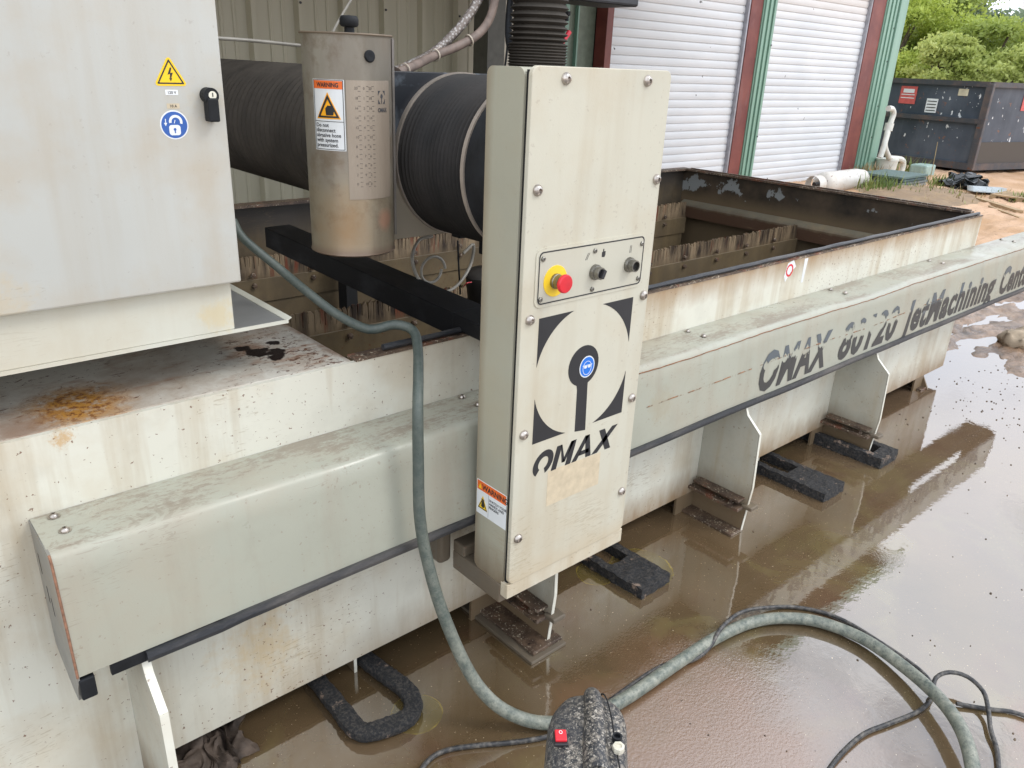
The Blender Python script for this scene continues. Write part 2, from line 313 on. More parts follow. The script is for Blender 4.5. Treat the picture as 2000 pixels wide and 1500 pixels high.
h = M('black_cable_dusty', .5); h.color(h.mix(h.rng(h.noise(60, 5, .7), .45, .7), (.025, .025, .026), (.15, .135, .115))); m_cable = h.m
h = M('braided_hose', .4, .3); ck = h.rng(h.voro(130), .25, .5); h.color(h.mix(ck, (.42, .40, .37), (.17, .14, .12))); m_braid = h.m
m_tanhose = simple('taped_hose', (.17, .125, .10), .55, var=.35, sc=30); m_coil = simple('grey_tube', (.27, .25, .21), .5, var=.25)
# ground materials
h = M('shallow_water', .04)
n1 = h.rng(h.noise(.9, 5, .6), .35, .65); c = h.mix(n1, lin('#54452f'), lin('#705c45')); c = h.mix(h.math('MULTIPLY', h.rng(h.noise(2.6, 5, .6, None, 1.2), .52, .68), .55), c, lin('#766a45'))
c = h.mix(h.math('MULTIPLY', h.rng(h.noise(3.7, 4, .5), .6, .72), .45), c, lin('#54352c'))
dry = h.math('MAXIMUM', h.blob((1.46, .74, 0), .50, .6, 3.2, .35), h.blob((2.25, .05, 0), .30, .5, 3))
c = h.mix(h.math('MULTIPLY', dry, .85), c, lin('#7c5a40'))
c = h.mix(h.math('MULTIPLY', h.rng(h.ax(0), 2.6, 4.5), .8), c, lin('#6e5a48'))
for cc_, rr_ in (((1.93, 1.42, 0), .12), ((1.78, 1.50, 0), .07), ((.93, 1.36, 0), .07), ((2.55, 1.9, 0), .12)):
    b0_ = h.blob(cc_, rr_, .25, 5, .97); b1_ = h.blob(cc_, rr_ * .95, .25, 5, .97)
    c = h.mix(h.math('MULTIPLY', b0_, .5), c, lin('#6b5f30')); c = h.mix(h.math('MULTIPLY', h.math('SUBTRACT', b0_, b1_), h.rng(h.noise(14, 4, .6), .42, .6)), c, lin('#92803c'))
c = h.mix(h.rng(h.noise(150, 2, .5), .71, .74), c, (.55, .45, .30)); c = h.mix(h.rng(h.noise(75, 2, .5), .245, .235), c, (.03, .022, .015))
h.color(c); grain = h.noise(110, 3, .6)
h.rough(h.math('ADD', h.rng(h.noise(1.6, 4), .35, .65, .015, .07), h.math('MULTIPLY', dry, .24)))
patch = h.rng(h.noise(1.3, 3, .5), .56, .66)
bh = h.math('ADD', h.math('MULTIPLY', grain, h.math('ADD', h.math('MULTIPLY', dry, .32), h.math('MULTIPLY', patch, .10))), h.math('MULTIPLY', h.noise(22, 3), .10))
h.bump(bh, .55, .006); h.b.inputs['IOR'].default_value = 2.6; m_water = h.m
h = M('wet_mud', .3); up = h.rng(h.noise(4, 6, .65), .35, .65); c = h.mix(up, lin('#4e3a2b'), lin('#a08369')); c = h.mix(h.rng(h.ax(0), 7.8, 9.5), c, lin('#ae8a66')); c = h.mix(h.math('MULTIPLY', h.rng(h.noise(1.2, 5), .4, .6), h.rng(h.ax(0), 7, 10)), c, lin('#c4a284'))
c = h.mix(h.rng(h.noise(30, 5, .7), .6, .68), c, lin('#6a5846')); h.color(c); h.rough(h.rng(h.ax(0), 6, 9.5, .22, .85)); h.bump(h.noise(50, 5, .7), .6, .012); m_mud = h.m
h = M('dry_dirt', .9); c = h.mix(h.rng(h.noise(.5, 6), .35, .65), lin('#a98a6b'), lin('#c4a68a')); c = h.mix(h.rng(h.noise(20, 6, .7), .58, .7), c, lin('#6e5a40')); h.color(c); h.bump(h.noise(20, 5, .7), .6, .02); m_dirt = h.m

# ------------------------------------------------------------------ ground, water, mud
bm = BM(); bmesh.ops.create_grid(bm, x_segments=2, y_segments=2, size=260); bm.transform(Matrix.Translation((60, 0, -.045))); struct('ground', bm, m_dirt)
bm = BM(); bmesh.ops.create_grid(bm, x_segments=1, y_segments=1, size=1); bm.transform(Matrix.Translation((2.2, -1, 0)) @ Matrix.Diagonal((9, 8, 1, 1))); struct('water', bm, m_water)
def hgt(x, y):
    t = min(1, max(0, (x - 4.95 - .25 * noise.noise(Vector((y * 1.3, 0, 3)))) / .5)); far = min(1, max(0, (x - 7.2) / 2.2))
    p = Vector((x * 1.0, y * 2.6, 0))
    n = noise.fractal(p * 2.2, 1.0, 2.1, 5) * .030 + noise.fractal(Vector((x * .8, y * .8, 7)), 1, 2, 3) * .022 + abs(noise.noise(Vector((x * 5, y * 16, 2)))) * .016
    e = n * (1.25 if x < 7.5 else 1) - .003 + far * .045 + .02 * min(1, max(0, (y - 4.2) / 1.5))
    return e * t - .05 * (1 - t)
def terrain(xs, ys):
    vs = [(x, y, hgt(x, y)) for y in ys for x in xs]; nx = len(xs)
    fs = [(j * nx + i, j * nx + i + 1, (j + 1) * nx + i + 1, (j + 1) * nx + i) for j in range(len(ys) - 1) for i in range(nx - 1)]
    me = bpy.data.meshes.new('mud'); me.from_pydata(vs, [], fs); return me
xs = list(np.arange(4.7, 8.5, .02)) + list(np.arange(8.5, 14, .06)) + list(np.arange(14, 30, .4)); ys = list(np.arange(-3.5, .2, .1)) + list(np.arange(.2, 4.2, .02)) + list(np.arange(4.2, 9.5, .07))
struct('mud', terrain(xs, ys), m_mud, smooth=True)

# ------------------------------------------------------------------ waterjet tank
TY, TX1, TBY = 1.566, 4.85, 3.60
T = Thing('waterjet_tank', 'long off-white steel water tank of the cutting machine, open on top, standing on flat legs', 'machine tank', (2.5, 2.6, 0))
bm = box((-.35, TY, .0), (.31, TY + .012, .965)); box((.31, TY, .08), (TX1, TY + .012, .965), bm=bm); T.part('front_wall', bm, m_tank)
bm = box((-.35, TY + .012, .08), (-.33, TBY, .965)); T.part('side_wall', bm, m_tank)
T.part('side_wall', box((.30, TY + .012, .0), (.31, TBY, .085)), m_gal)
T.part('back_wall', box((.9, TBY, .08), (TX1, TBY + .012, .972)), m_inner)
T.part('end_wall', box((TX1 - .012, TY + .0125, .08), (TX1 + .0, TBY, .970)), m_pealed)
T.part('tank_floor', box((.31, TY + .0125, .08), (TX1 - .0125, TBY - .001, .095)), m_inner)
# pale lower part of the back wall with yellow crust
T.part('crusted_liner', box((.9, TBY - .035, .30), (TX1 - .2, TBY - .002, .66)), m_crust)
# ledge: solid box with rounded front edge, corroded top
bm = box((-.35, TY + .0125, .955), (.895, 2.62, .966), .003); T.part('ledge', bm, m_ledge)
T.part('ledge_side', box((.885, TY + .014, .40), (.897, 2.62, .954)), m_inner)
# rim: flat flange + black seal
def lump(x): return .004 * noise.noise(Vector((x * 6, 0, 0)))
P = [V(x, TY + .014 + lump(x), .981 + lump(x + 9) * .7) for x in np.arange(.985, TX1 - .01, .03)]
T.part('rim_seal', tube(P, lambda s: .0085 + .0015 * noise.noise(Vector((s * 9, 1, 0))), 8, raw=True), m_seal, smooth=True, label='dusty black rubber seal along the front rim')
T.part('rim_flange', box((.90, TY - .002, .965), (TX1, TY + .040, .972)), m_rusty)
T.part('rim_flange', box((.90, TBY - .04, .972), (TX1 + .01, TBY + .03, .985)), m_rusty)
bm = box((TX1 - .045, TY + .05, .972), (TX1 + .006, TBY - .05, .984)); box((TX1 - .018, TY + .06, .9845), (TX1 - .004, TBY - .06, .992), bm=bm); T.part('rim_flange', bm, m_rusty)
# angle ledges inside
prof = [(0, 0), (.075, -.03), (.075, -.11), (.068, -.11), (.068, -.034), (0, -.008)]
T.part('angle_ledge', prism(prof, lambda u, v, d: V(TX1 - .0125 - u, d, .765 + v), TY + .05, TBY - .03), paint('angle_paint', (.20, .18, .13), .5, .2, .5, .4, zones=[(2, .75, .72, (.07, .03, .015), .9, 10, .04)]))
T.part('angle_ledge', prism([(0, 0), (.10, 0), (.10, -.008), (0, -.008)], lambda u, v, d: V(d, TY + .02 + u, .80 + v), .92, 2.0), paint('front_inner_ledge', (.33, .32, .25), .4, .1, .4, .3))
T.part('angle_ledge', prism([(0, 0), (.07, -.03), (.07, -.09), (0, -.09)], lambda u, v, d: V(d, TBY - .035 - u, .655 + v), .92, TX1 - .1), m_inner)
# water inside
T.part('tank_water', box((.31, TY + .02, .30), (TX1 - .02, TBY - .04, .305)), simple('murky_water', (.035, .034, .022), .12, var=.4, sc=3))
def comb(x0, x1, y, zt, zb, pitch=.024, seed=1):
    R = random.Random(seed); pts = [(x0, zb)]; x = x0; up = []
    while x < x1 - .02:
        wn = .002 + R.random() * .0035; d = .05 + R.random() * .035; t = zt - R.random() * R.random() * .022 - .008 * abs(math.sin(x * 7 + seed))
        e = min(x + pitch * R.uniform(.8, 1.2), x1); up += [(x, t), (x + (e - x) * .5, zt - R.random() * .012), (e - wn, t - R.random() * .012), (e - wn * .8, zt - d), (e - wn * .3, zt - d)]; x = e
    bm = BM(); n = len(up); F = []
    for dpt in (0, .009):
        F.append(([bm.verts.new((u, y + dpt, v)) for u, v in up], [bm.verts.new((u, y + dpt, zb)) for u, v in up]))
    (a, b), (c2, d2) = F
    for i in range(n - 1):
        bm.faces.new((b[i], b[i + 1], a[i + 1], a[i])); bm.faces.new((c2[i], c2[i + 1], d2[i + 1], d2[i])); bm.faces.new((a[i], a[i + 1], c2[i + 1], c2[i]))
    bmesh.ops.recalc_face_normals(bm, faces=bm.faces[:]); return bm
for k, (y, x1, zt) in enumerate(((3.44, 4.70, .782), (2.58, 4.74, .765))):
    cb = T.part('slotted_board', comb(.92, x1, y, zt, .655, seed=3 + k), m_comb, label='notched slat board with torn rusty upper edge, ' + ('near the back wall' if k == 0 else 'along the middle of the tank'))
    T.part('lower_board', box((.92, y - .008, .555), (x1, y - .0005, .668), .002), m_board)
    T.part('lower_board', box((.92, y - .001, .46), (x1 - .02, y + .008, .5545)), m_board)
    sm = mesh(lathe([(0, -.012), (.011, -.010), (.013, 0), (.013, .002)], V(0, 1, 0) * 1, n=8), 'b')
    sm.materials.append(m_rusty)
    for i, x in enumerate(np.arange(1.15, x1, .30)):
        T.part('bolt', sm, None, cb, loc=(x, y - .012, .69)); T.part('bolt', sm, None, cb, loc=(x + .004, y - .013, .64))
for x in (1.86, 3.2): T.part('board_support', box((x, 3.30, .10), (x + .06, 3.38, .78)), m_dark)
T.part('board_support', box((2.15, 3.45, .30), (2.21, 3.56, .60)), m_board)
# legs: broad ribs, base plates, cross plates, clamps
hexh = mesh(lathe([(.011, 0), (.011, .009), (.006, .0095), (.006, .018), (0, .018)], n=6), 'bolt'); hexh.materials.append(m_rusty)
for i, x in enumerate((.300, 1.396, 2.431, 3.466, 4.60)):
    zt = .505
    prof = [(TY - .0005, zt), (1.405, zt), (1.392, .475), (1.330, .42), (1.322, .20), (1.340, .0), (1.84, .0), (1.84, .079), (TY - .0005, .079)]
    if i == 4: prof = [(TY + .01, .079), (1.90, .079), (1.90, .0), (1.53, .0)]
    t = .016 if i == 0 else .010
    rib = T.part('rib', prism(prof, lambda u, v, d: V(x + d, u, v), -t / 2, t / 2), m_gal)
    if i < 4:
        e = [(prof[k][0], prof[k][1]) for k in range(1, 6)]; bm = BM()
        for (a, b) in zip(e, e[1:]):
            box((x - t / 2 - .0006, 0, 0), (x + t / 2 + .0006, .002, (Vector(b) - Vector(a)).length), bm=bm,
                mat=Matrix.Translation((0, a[0] - .0025, a[1])) @ Matrix.Rotation(math.atan2(b[0] - a[0], b[1] - a[1]) * -1, 4, 'X'))
        T.part('rib_edge', bm, m_legedge, rib)
    T.part('cross_plate', box((x - .115, TY + .003, .0), (x - t / 2 - .001, TY + .013, .0795)), m_gal, rib)
    if i in (1, 2, 3):
        T.part('clamp_bar', box((x - .055, 1.335, .105), (x - t / 2 - .0005, 1.57, .118), .002), m_rusty, rib)
        T.part('clamp_bar', box((x - .018, 1.30, .108), (x + .032, 1.345, .124), .004), m_muddy, rib)
        T.part('clamp_bar', box((x - .050, 1.34, .140), (x - t / 2 - .0005, 1.55, .150), .002), m_rusty, rib)
        T.part('bolt', hexh, None, rib, loc=(x - .036, 1.38, .118))
    if i == 1:
        T.part('foot_plate', box((1.318, 1.316, .012), (1.436, 1.62, .024), .002), m_rusty, rib)
        T.part('shim_plate', box((1.296, 1.300, .0), (1.44, 1.66, .0115), .002), m_muddy, rib)
    elif i: T.part('foot_plate', box((x - .07, 1.335 if i < 4 else 1.54, .0), (x + .01, 1.62, .010), .002), m_rusty, rib)
for x in (.88, 1.915, 2.95, 3.985):
    rib = T.part('inner_leg', box((x - .004, 1.60, 0), (x + .004, 1.95, .0795)), m_gal)
    T.part('leg_lip', box((x - .0046, 1.5975, 0), (x + .0046, 1.5995, .0795)), m_legedge, rib)
# rail cover: folded sheet with dents
def cover_profile(x):
    d = .004 * noise.noise(Vector((x * 2.1, 0, 0))) + .0025 * noise.noise(Vector((x * 7, 3, 0))); e = .006 * noise.noise(Vector((x * 1.3, 5, 0)))
    if 3.0 < x < 3.7 : d -= .010 * math.sin((x - 3.0) / .7 * PI)
    return [(TY - .001, .800), (1.50, .801 + d * .3), (1.435, .799 + d), (1.4165, .796 + d + e * .5), (1.4085, .784 + d + e), (1.404, .74), (1.3965, .665 + d), (1.392, .60), (1.389, .537)]
xs = list(np.arange(.177, 5.66, .045)); bm = BM(); rows = [[bm.verts.new((x, y, z)) for y, z in cover_profile(x)] for x in xs]
for a, b in zip(rows, rows[1:]):
    for k in range(len(a) - 1): bm.faces.new((a[k], b[k], b[k + 1], a[k + 1]))
bmesh.ops.recalc_face_normals(bm, faces=bm.faces[:])
if sum(f.normal.z for f in bm.faces) < 0: bmesh.ops.reverse_faces(bm, faces=bm.faces[:])
cover = T.part('rail_cover', bm, m_cover, smooth=False)
for p in cover.data.polygons: p.use_smooth = True
# rusty bend line and scuffs as thin raised scale
bm = BM(); R = random.Random(5)
P = [V(x, 1.4075, .7815 + cover_profile(x)[4][1] - .784 + R.uniform(-.0012, .0012)) for x in np.arange(1.56, 5.6, .03)]
T.part('rust_line', tube(P, lambda s: .0016 + .0012 * abs(noise.noise(Vector((s * 12, 0, 0)))), 5, raw=True), simple('rust_scale', (.20, .085, .035), .8, var=.4, sc=60), cover)
h = M('faint_rust_seam', .7); h.color((.27, .13, .06)); tr = h.N.new('ShaderNodeBsdfTransparent'); mx = h.N.new('ShaderNodeMixShader')
h.nt.links.new(h.rng(h.noise(16, 6, .7), .50, .60), mx.inputs[0]); h.nt.links.new(tr.outputs[0], mx.inputs[1]); h.nt.links.new(h.b.outputs[0], mx.inputs[2]); h.nt.links.new(mx.outputs[0], h.N['Material Output'].inputs[0])
P = [V(x, cover_profile(x)[6][0] - .0006, .662 + cover_profile(x)[6][1] - .665 + R.uniform(-.001, .001)) for x in np.arange(1.6, 4.3, .03)]
T.part('rust_seam', tube(P, .0022, 5, raw=True), h.m, cover)
T.part('edge_rust', tube([V(.177, a - .0008, b) for a, b in cover_profile(.177)[3:]], .0024, 6, step=.02), simple('edge_rust', (.24, .12, .07), .8, var=.4, sc=90), cover)
end = [(TY - .001, .798)] + cover_profile(.177)[2:] + [(1.389, .52), (1.418, .462), (1.45, .462), (TY - .001, .50)]
ep = T.part('cover_end_plate', prism(end, lambda u, v, d: V(.176 + d, u, v), -.001, .004), paint('end_plate_steel', (.20, .20, .185), .2, .3, .2, .3))
for (y, z, hh) in ((1.535, .715, .024), (1.515, .655, .020), (1.49, .64, .022)):
    T.part('slot', prism(rrect(-(y + .004), -(y - .004), z - hh, z + hh, .0035, 3), face_x(.1755), -.0006, .0006), m_dark, ep)
T.part('rubber_stop', box((.177, 1.386, .482), (.205, 1.408, .530), .003), m_rubber)
P = [V(x, 1.385 + .003 * noise.noise(Vector((x * 3, 0, 0))), .526 + .004 * noise.noise(Vector((x * 2, 0, 5))) - (.004 if x < .45 else 0)) for x in np.arange(.30, 5.62, .05)]
bm = BM(); rr = [[bm.verts.new(p + V(0, a, b)) for a, b in ((-.005, .012), (-.008, 0), (-.005, -.011), (.004, -.011), (.006, .012))] for p in P]
for a, b in zip(rr, rr[1:]):
    for k in range(5): bm.faces.new((a[k], b[k], b[(k + 1) % 5], a[(k + 1) % 5]))
bm.faces.new(rr[0]); bm.faces.new(rr[-1][::-1]); bmesh.ops.recalc_face_normals(bm, faces=bm.faces[:])
T.part('rubber_skirt', bm, m_seal, label='dusty black rubber skirt under the rail cover')
T.part('brush_strip', box((.235, 1.392, .508), (.31, 1.402, .535)), m_rubber); T.part('linear_rail', box((.25, 1.45, .47), (5.55, 1.56, .56), .004), m_dark)
T.part('cover_end_plate', prism([(TY - .001, .798)] + cover_profile(5.64)[2:] + [(1.45, .50), (TY - .001, .52)], lambda u, v, d: V(5.64 + d, u, v), -.003, .002), m_muddy)
for i, x in enumerate(np.arange(.215, 5.5, .995)):
    for (dx, y) in ((0, 1.545), (.004, 1.480)):
        z = .8015
        bb = T.part('button_bolt', lathe([(.0115, 0), (.0115, .001), (.0085, .0012), (.0080, .004), (.0055, .0065), (.003, .0072), (.0028, .004), (0, .004)], V(0, 0, 1), V(x + dx, y, z), 14), m_screw, cover, smooth=True)
# big italic lettering, worn where it crosses the fold
def cf(u, v, d):
    pr = cover_profile(u)
    for (y1, z1), (y2, z2) in zip(pr, pr[1:]):
        if z2 <= v <= z1 and z1 - z2 > 1e-6: return V(u, y1 + (y2 - y1) * (z1 - v) / (z1 - z2) - .0012 - d, v)
    return V(u, pr[-1][0] - .0012 - d, v)
h = M('worn_sheen_lettering', .45); h.color(h.mix(h.rng(h.ax(2), .645, .665), (.035, .033, .030), (.085, .10, .11)))  # letters greyer above the fold: sheen of the upper face painted in
nn = h.math('ADD', h.noise(24, 6, .65, (1, 1, .4)), h.math('MULTIPLY', h.math('ABSOLUTE', h.math('SUBTRACT', h.math('ADD', h.ax(2), h.math('MULTIPLY', h.ax(0), -.002)), .648)), 6.5))
nn = h.math('ADD', nn, h.rng(h.ax(0), 3.55, 4.0, 0, .13)); nn = h.math('ADD', nn, h.math('MULTIPLY', h.blob((3.3, 1.4, .66), .34, .2, 3), -.12))
tr = h.N.new('ShaderNodeBsdfTransparent'); mx = h.N.new('ShaderNodeMixShader'); h.nt.links.new(h.rng(nn, .56, .575), mx.inputs[0]); h.nt.links.new(tr.outputs[0], mx.inputs[1]); h.nt.links.new(h.b.outputs[0], mx.inputs[2]); h.nt.links.new(mx.outputs[0], h.N['Material Output'].inputs[0]); m_worn_sheen = h.m
def fit_text(s, u0, u1, v0, cap, f, shear=.35, bold=.006, d=.0003):
    t = text(s, lambda u, v, dd: V(u, v, 0), size=cap / .70, shear=shear, bold=bold, spacing=1.10)
    lo = min(v.co.x for v in t.verts); hi = max(v.co.x for v in t.verts)
    bmesh.ops.triangulate(t, faces=t.faces[:])
    for vv in t.verts: vv.co = f(u0 + (vv.co.x - lo) / (hi - lo) * (u1 - u0), v0 + vv.co.y, d)
    return t
bm = BM()
for s, a, b in (('OMAX', 2.47, 2.99), ('80120', 3.06, 3.60), ('JetMachining', 3.64, 4.79), ('Center', 4.87, 5.40)): join(bm, fit_text(s, a, b, .560, .140, cf, bold=.0075))
bmesh.ops.subdivide_edges(bm, edges=[e for e in bm.edges if e.calc_length() > .05], cuts=2)
T.part('lettering', bm, m_worn_sheen, cover, label='worn grey italic lettering OMAX 80120 JetMachining Center')
# remains of two stickers on the front wall below the rim
q = at(1542, 528, 1, TY); q2 = at(1563, 530, 1, TY)
T.part('torn_sticker', prism([(q.x - .035, q.z - .02), (q.x - .02, q.z + .03), (q.x + .02, q.z + .04), (q.x + .045, q.z + .01), (q.x + .01, q.z - .01), (q.x - .02, q.z - .045)], face_y(TY), -.0002, .0006), m_sign)
T.part('torn_sticker', ringp(circ(q.x, q.z, .026, 16), circ(q.x, q.z, .018, 16), face_y(TY), .0006, .001), m_red)
T.part('torn_sticker', prism([(q2.x + .02, q2.z - .05), (q2.x + .02, q2.z + .05), (q2.x + .045, q2.z + .05), (q2.x + .035, q2.z - .05)], face_y(TY), -.0002, .0006), m_sign)

# ------------------------------------------------------------------ gantry (post, bridge bellows, beam)
PX0, PX1, PY0, PY1, PZ0, PZ1 = 1.121, 1.557, 1.226, 1.366, .368, 1.645
G = Thing('gantry', 'upright off-white gantry post with control panel and big black bellows behind it', 'machine gantry', (1.34, 1.3, .37))
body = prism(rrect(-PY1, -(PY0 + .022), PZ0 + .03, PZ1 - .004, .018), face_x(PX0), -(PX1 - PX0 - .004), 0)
G.part('post_housing', body, m_postside_shaded)
G.part('gasket', box((PX0 + .006, PY0 + .012, PZ0 + .04), (PX1 - .008, PY0 + .022, PZ1 - .008)), m_dark)
fp = G.part('front_plate', prism(rrect(PX0 + .001, PX1, PZ0 + .042, PZ1, .018, 6), face_y(PY0), -.012, 0), m_post, smooth=False)
bv = fp.modifiers.new('bevel', 'BEVEL'); bv.width = .0018; bv.segments = 2; bv.limit_method = 'ANGLE'
G.part('sill', box((PX0 - .001, PY0 + .003, PZ0 - .002), (PX1 + .004, PY0 + .03, PZ0 + .041), .002), m_sill)
br = G.part('mount_bracket', box((PX0 - .004, PY0 + .03, .340), (PX1, 1.455, .398), .003), m_muddy)
G.part('bracket_lip', box((PX0 - .004, 1.405, .398), (PX1, 1.455, .432), .004), m_muddy, br)
G.part('roller_block', box((1.075, 1.46, .36), (1.118, 1.55, .47), .012), m_muddy, br)
sm = mesh(lathe([(.0128, 0), (.0128, .0016), (.0122, .0018), (.0115, .005), (.0085, .0085), (.0050, .0098), (.0046, .0098), (.0046, .0055), (0, .0055)], V(0, -1, 0), n=20), 'screw'); sm.materials.append(m_screw); shade(sm)
hx = mesh(lathe([(.0048, 0), (0, 0)], V(0, -1, 0), n=6, capped=False), 'hex'); hx.materials.append(m_dark)
for (x, z) in ((1.215, 1.622), (1.472, 1.622), (1.151, 1.402), (1.541, 1.402), (1.148, 1.117), (1.538, 1.114), (1.147, .832), (1.535, .830), (1.534, .544), (1.145, .544)):
    G.part('screw', sm, None, fp, loc=(x, PY0 + .0002, z))
# control panel
cp = G.part('control_panel', prism(rrect(1.163, 1.519, 1.147, 1.270, .014), face_y(PY0), .0002, .0030), paint('panel_paint', (.50, .48, .39), .15, .1, .02, .03))
G.part('panel_rim', ringp(rrect(1.157, 1.525, 1.141, 1.276, .018), rrect(1.163, 1.519, 1.147, 1.270, .014), face_y(PY0), .0001, .0022), m_post, cp)
G.part('panel_groove', ringp(rrect(1.1645, 1.5175, 1.1485, 1.2685, .0125), rrect(1.1675, 1.5145, 1.1515, 1.2655, .011), face_y(PY0), .0020, .0034), m_print, cp)
s2 = mesh(lathe([(.0062, 0), (.0058, .003), (.004, .0045), (.002, .0045), (.002, .003), (0, .003)], V(0, -1, 0), n=14), 's'); s2.materials.append(m_steel); shade(s2)
for (x, z) in ((1.176, 1.253), (1.508, 1.250), (1.174, 1.161), (1.506, 1.163), (1.341, 1.252), (1.341, 1.160)): G.part('small_screw', s2, None, cp, loc=(x, PY0 - .0028, z))
def lay(prof, x, z, n=32): return lathe(prof, V(0, -1, 0), V(x, PY0 - .003, z), n)
es = (1.217, 1.198)
G.part('yellow_disc', lay([(.036, 0), (.036, .0016), (.0355, .0018), (0, .0018)], *es), m_btny, cp)
G.part('button_collar', lay([(.0175, .0015), (.0175, .008), (.0162, .0095), (.0165, .022), (.015, .0225), (0, .0225)], *es), m_steel, cp, smooth=True)
G.part('emergency_button', lay([(.0145, .022), (.0205, .027), (.0215, .030), (.0212, .034), (.019, .0365), (.008, .0375), (0, .0372)], *es), m_red, cp, smooth=True, label='red mushroom emergency stop button')
for (x, z) in ((1.346, 1.201), (1.467, 1.203)):
    G.part('button_collar', lay([(.0185, 0), (.0185, .006), (.0170, .008), (.0170, .0095), (.0148, .010), (.0146, .022), (.0140, .0235), (.0115, .0236), (.0110, .016), (0, .016)], x, z), m_steel, cp, smooth=True)
G.part('selector_knob', join(lay([(.0112, .015), (.0112, .021), (0, .021)], 1.346, 1.201), box((1.342, PY0 - .036, 1.190), (1.3495, PY0 - .020, 1.212), .002, mat=Matrix.Translation((1.346, 0, 1.201)) @ Matrix.Rotation(RAD(25), 4, 'Y') @ Matrix.Translation((-1.346, 0, -1.201)))), m_print, cp)
G.part('push_button', lay([(.0105, .012), (.010, .0165), (0, .0175)], 1.467, 1.203), m_dark, cp, smooth=True)
fpan = face_y(PY0 - .003)
def bar(u0, v0, u1, v1, w, f, d=.0004, bm=None):
    dx, dy = u1 - u0, v1 - v0; L = math.hypot(dx, dy); nx, ny = -dy / L * w / 2, dx / L * w / 2
    return prism([(u0 + nx, v0 + ny), (u0 - nx, v0 - ny), (u1 - nx, v1 - ny), (u1 + nx, v1 + ny)], f, 0, d, bm)
bm = BM()
for o in (0, .0045): bar(1.311 + o, 1.233, 1.320 + o, 1.249, .0012, fpan, bm=bm); bar(1.4655 + o, 1.232, 1.4665 + o, 1.250, .0012, fpan, bm=bm)
prism([(1.366, 1.234), (1.366, 1.246), (1.369, 1.246), (1.3695, 1.253), (1.3725, 1.253), (1.3725, 1.247), (1.378, 1.247), (1.378, 1.238), (1.375, 1.233)], fpan, 0, .0004, bm)
G.part('panel_marks', bm, m_print, cp)
# big printed emblem
F = face_y(PY0); cx, cz, RR = 1.3385, .956, .1665; e0, e1, g0, g1 = 1.177, 1.500, .797, 1.115
bm = BM()
def corner(sx, sz):
    X = e1 if sx > 0 else e0; Z = g1 if sz > 0 else g0
    ax = abs(X - cx); az = abs(Z - cz); zc = math.sqrt(RR * RR - ax * ax) if ax < RR else 0; xc = math.sqrt(RR * RR - az * az)
    a0 = math.atan2(zc, ax); a1 = math.atan2(az, xc)
    P = [(X, Z)] + [(cx + sx * RR * math.cos(a0 + (a1 - a0) * k / 14), cz + sz * RR * math.sin(a0 + (a1 - a0) * k / 14)) for k in range(15)]
    prism(P, F, 0, .0005, bm)
for s in ((1, 1), (-1, 1), (1, -1), (-1, -1)): corner(*s)
P = circ(1.337, .966, .053, 28, a0=-68, a1=248) + [(1.320, .905), (1.323, .790), (1.362, .784), (1.357, .905)]
prism(P, F, 0, .0005, bm)
G.part('emblem', bm, m_print, fp, label='black printed emblem of a circle in a square with a round-headed stem')
bm = BM(); sh = lambda pts: [(u + (v - .733) * .28, v) for u, v in pts]
def ltr(pts): prism(sh(pts), F, 0, .0005, bm)
z0, z1 = .702, .766; cz2 = .734
ring_o = circ(1.218, cz2, .0335, 24, .034, -62, 242); ring_i = circ(1.218, cz2, .0165, 24, .017, -62, 242)
for i in range(24): prism(sh([ring_o[i], ring_o[i + 1], ring_i[i + 1], ring_i[i]]), F, 0, .0005, bm)
# M
ltr([(1.255, z0), (1.255, z1), (1.273, z1), (1.273, z0)]); ltr([(1.273, z1), (1.268, z1), (1.289, z0 + .012), (1.300, z0 + .012)][::-1]); ltr([(1.289, z0 + .012), (1.300, z0 + .012), (1.318, z1), (1.305, z1)]); ltr([(1.305, z0), (1.305, z1), (1.324, z1), (1.324, z0)])
# A
ltr([(1.328, z0), (1.356, z1), (1.372, z1), (1.346, z0)]); ltr([(1.372, z1), (1.356, z1), (1.380, z0), (1.400, z0)]); ltr([(1.348, .714), (1.352, .726), (1.384, .726), (1.388, .714)])
# X
ltr([(1.402, z0), (1.458, z1), (1.480, z1), (1.424, z0)]); ltr([(1.408, z1), (1.430, z1), (1.476, z0), (1.454, z0)])
G.part('lettering', bm, m_print, fp, label='bold black italic lettering OMAX')
G.part('faded_label', prism([(1.238, .602), (1.432, .602), (1.430, .699), (1.237, .705)], F, 0, .0003), m_ghost, fp)
# round blue eye-protection sticker on the emblem's head
se = G.part('round_sticker', prism(circ(1.349, .961, .0265, 28, .0285), F, .0006, .0010), m_sign, fp, label='blue round sticker of a head with goggles')
G.part('sticker_print', prism(circ(1.349, .961, .0238, 28, .0255), F, .0010, .0013), m_blue2, se)
bm = ringp(circ(1.349, .958, .0155, 20, .0185), circ(1.349, .958, .0142, 20, .0172), F, .0013, .0016)
prism(circ(1.343, .961, .0055, 12, .0035), F, .0013, .0016, bm); prism(circ(1.356, .961, .0055, 12, .0035), F, .0013, .0016, bm); bar(1.333, .965, 1.366, .965, .0018, lambda u, v, d: F(u, v, d + .0013), bm=bm)
G.part('sticker_print', bm, m_sign, se)
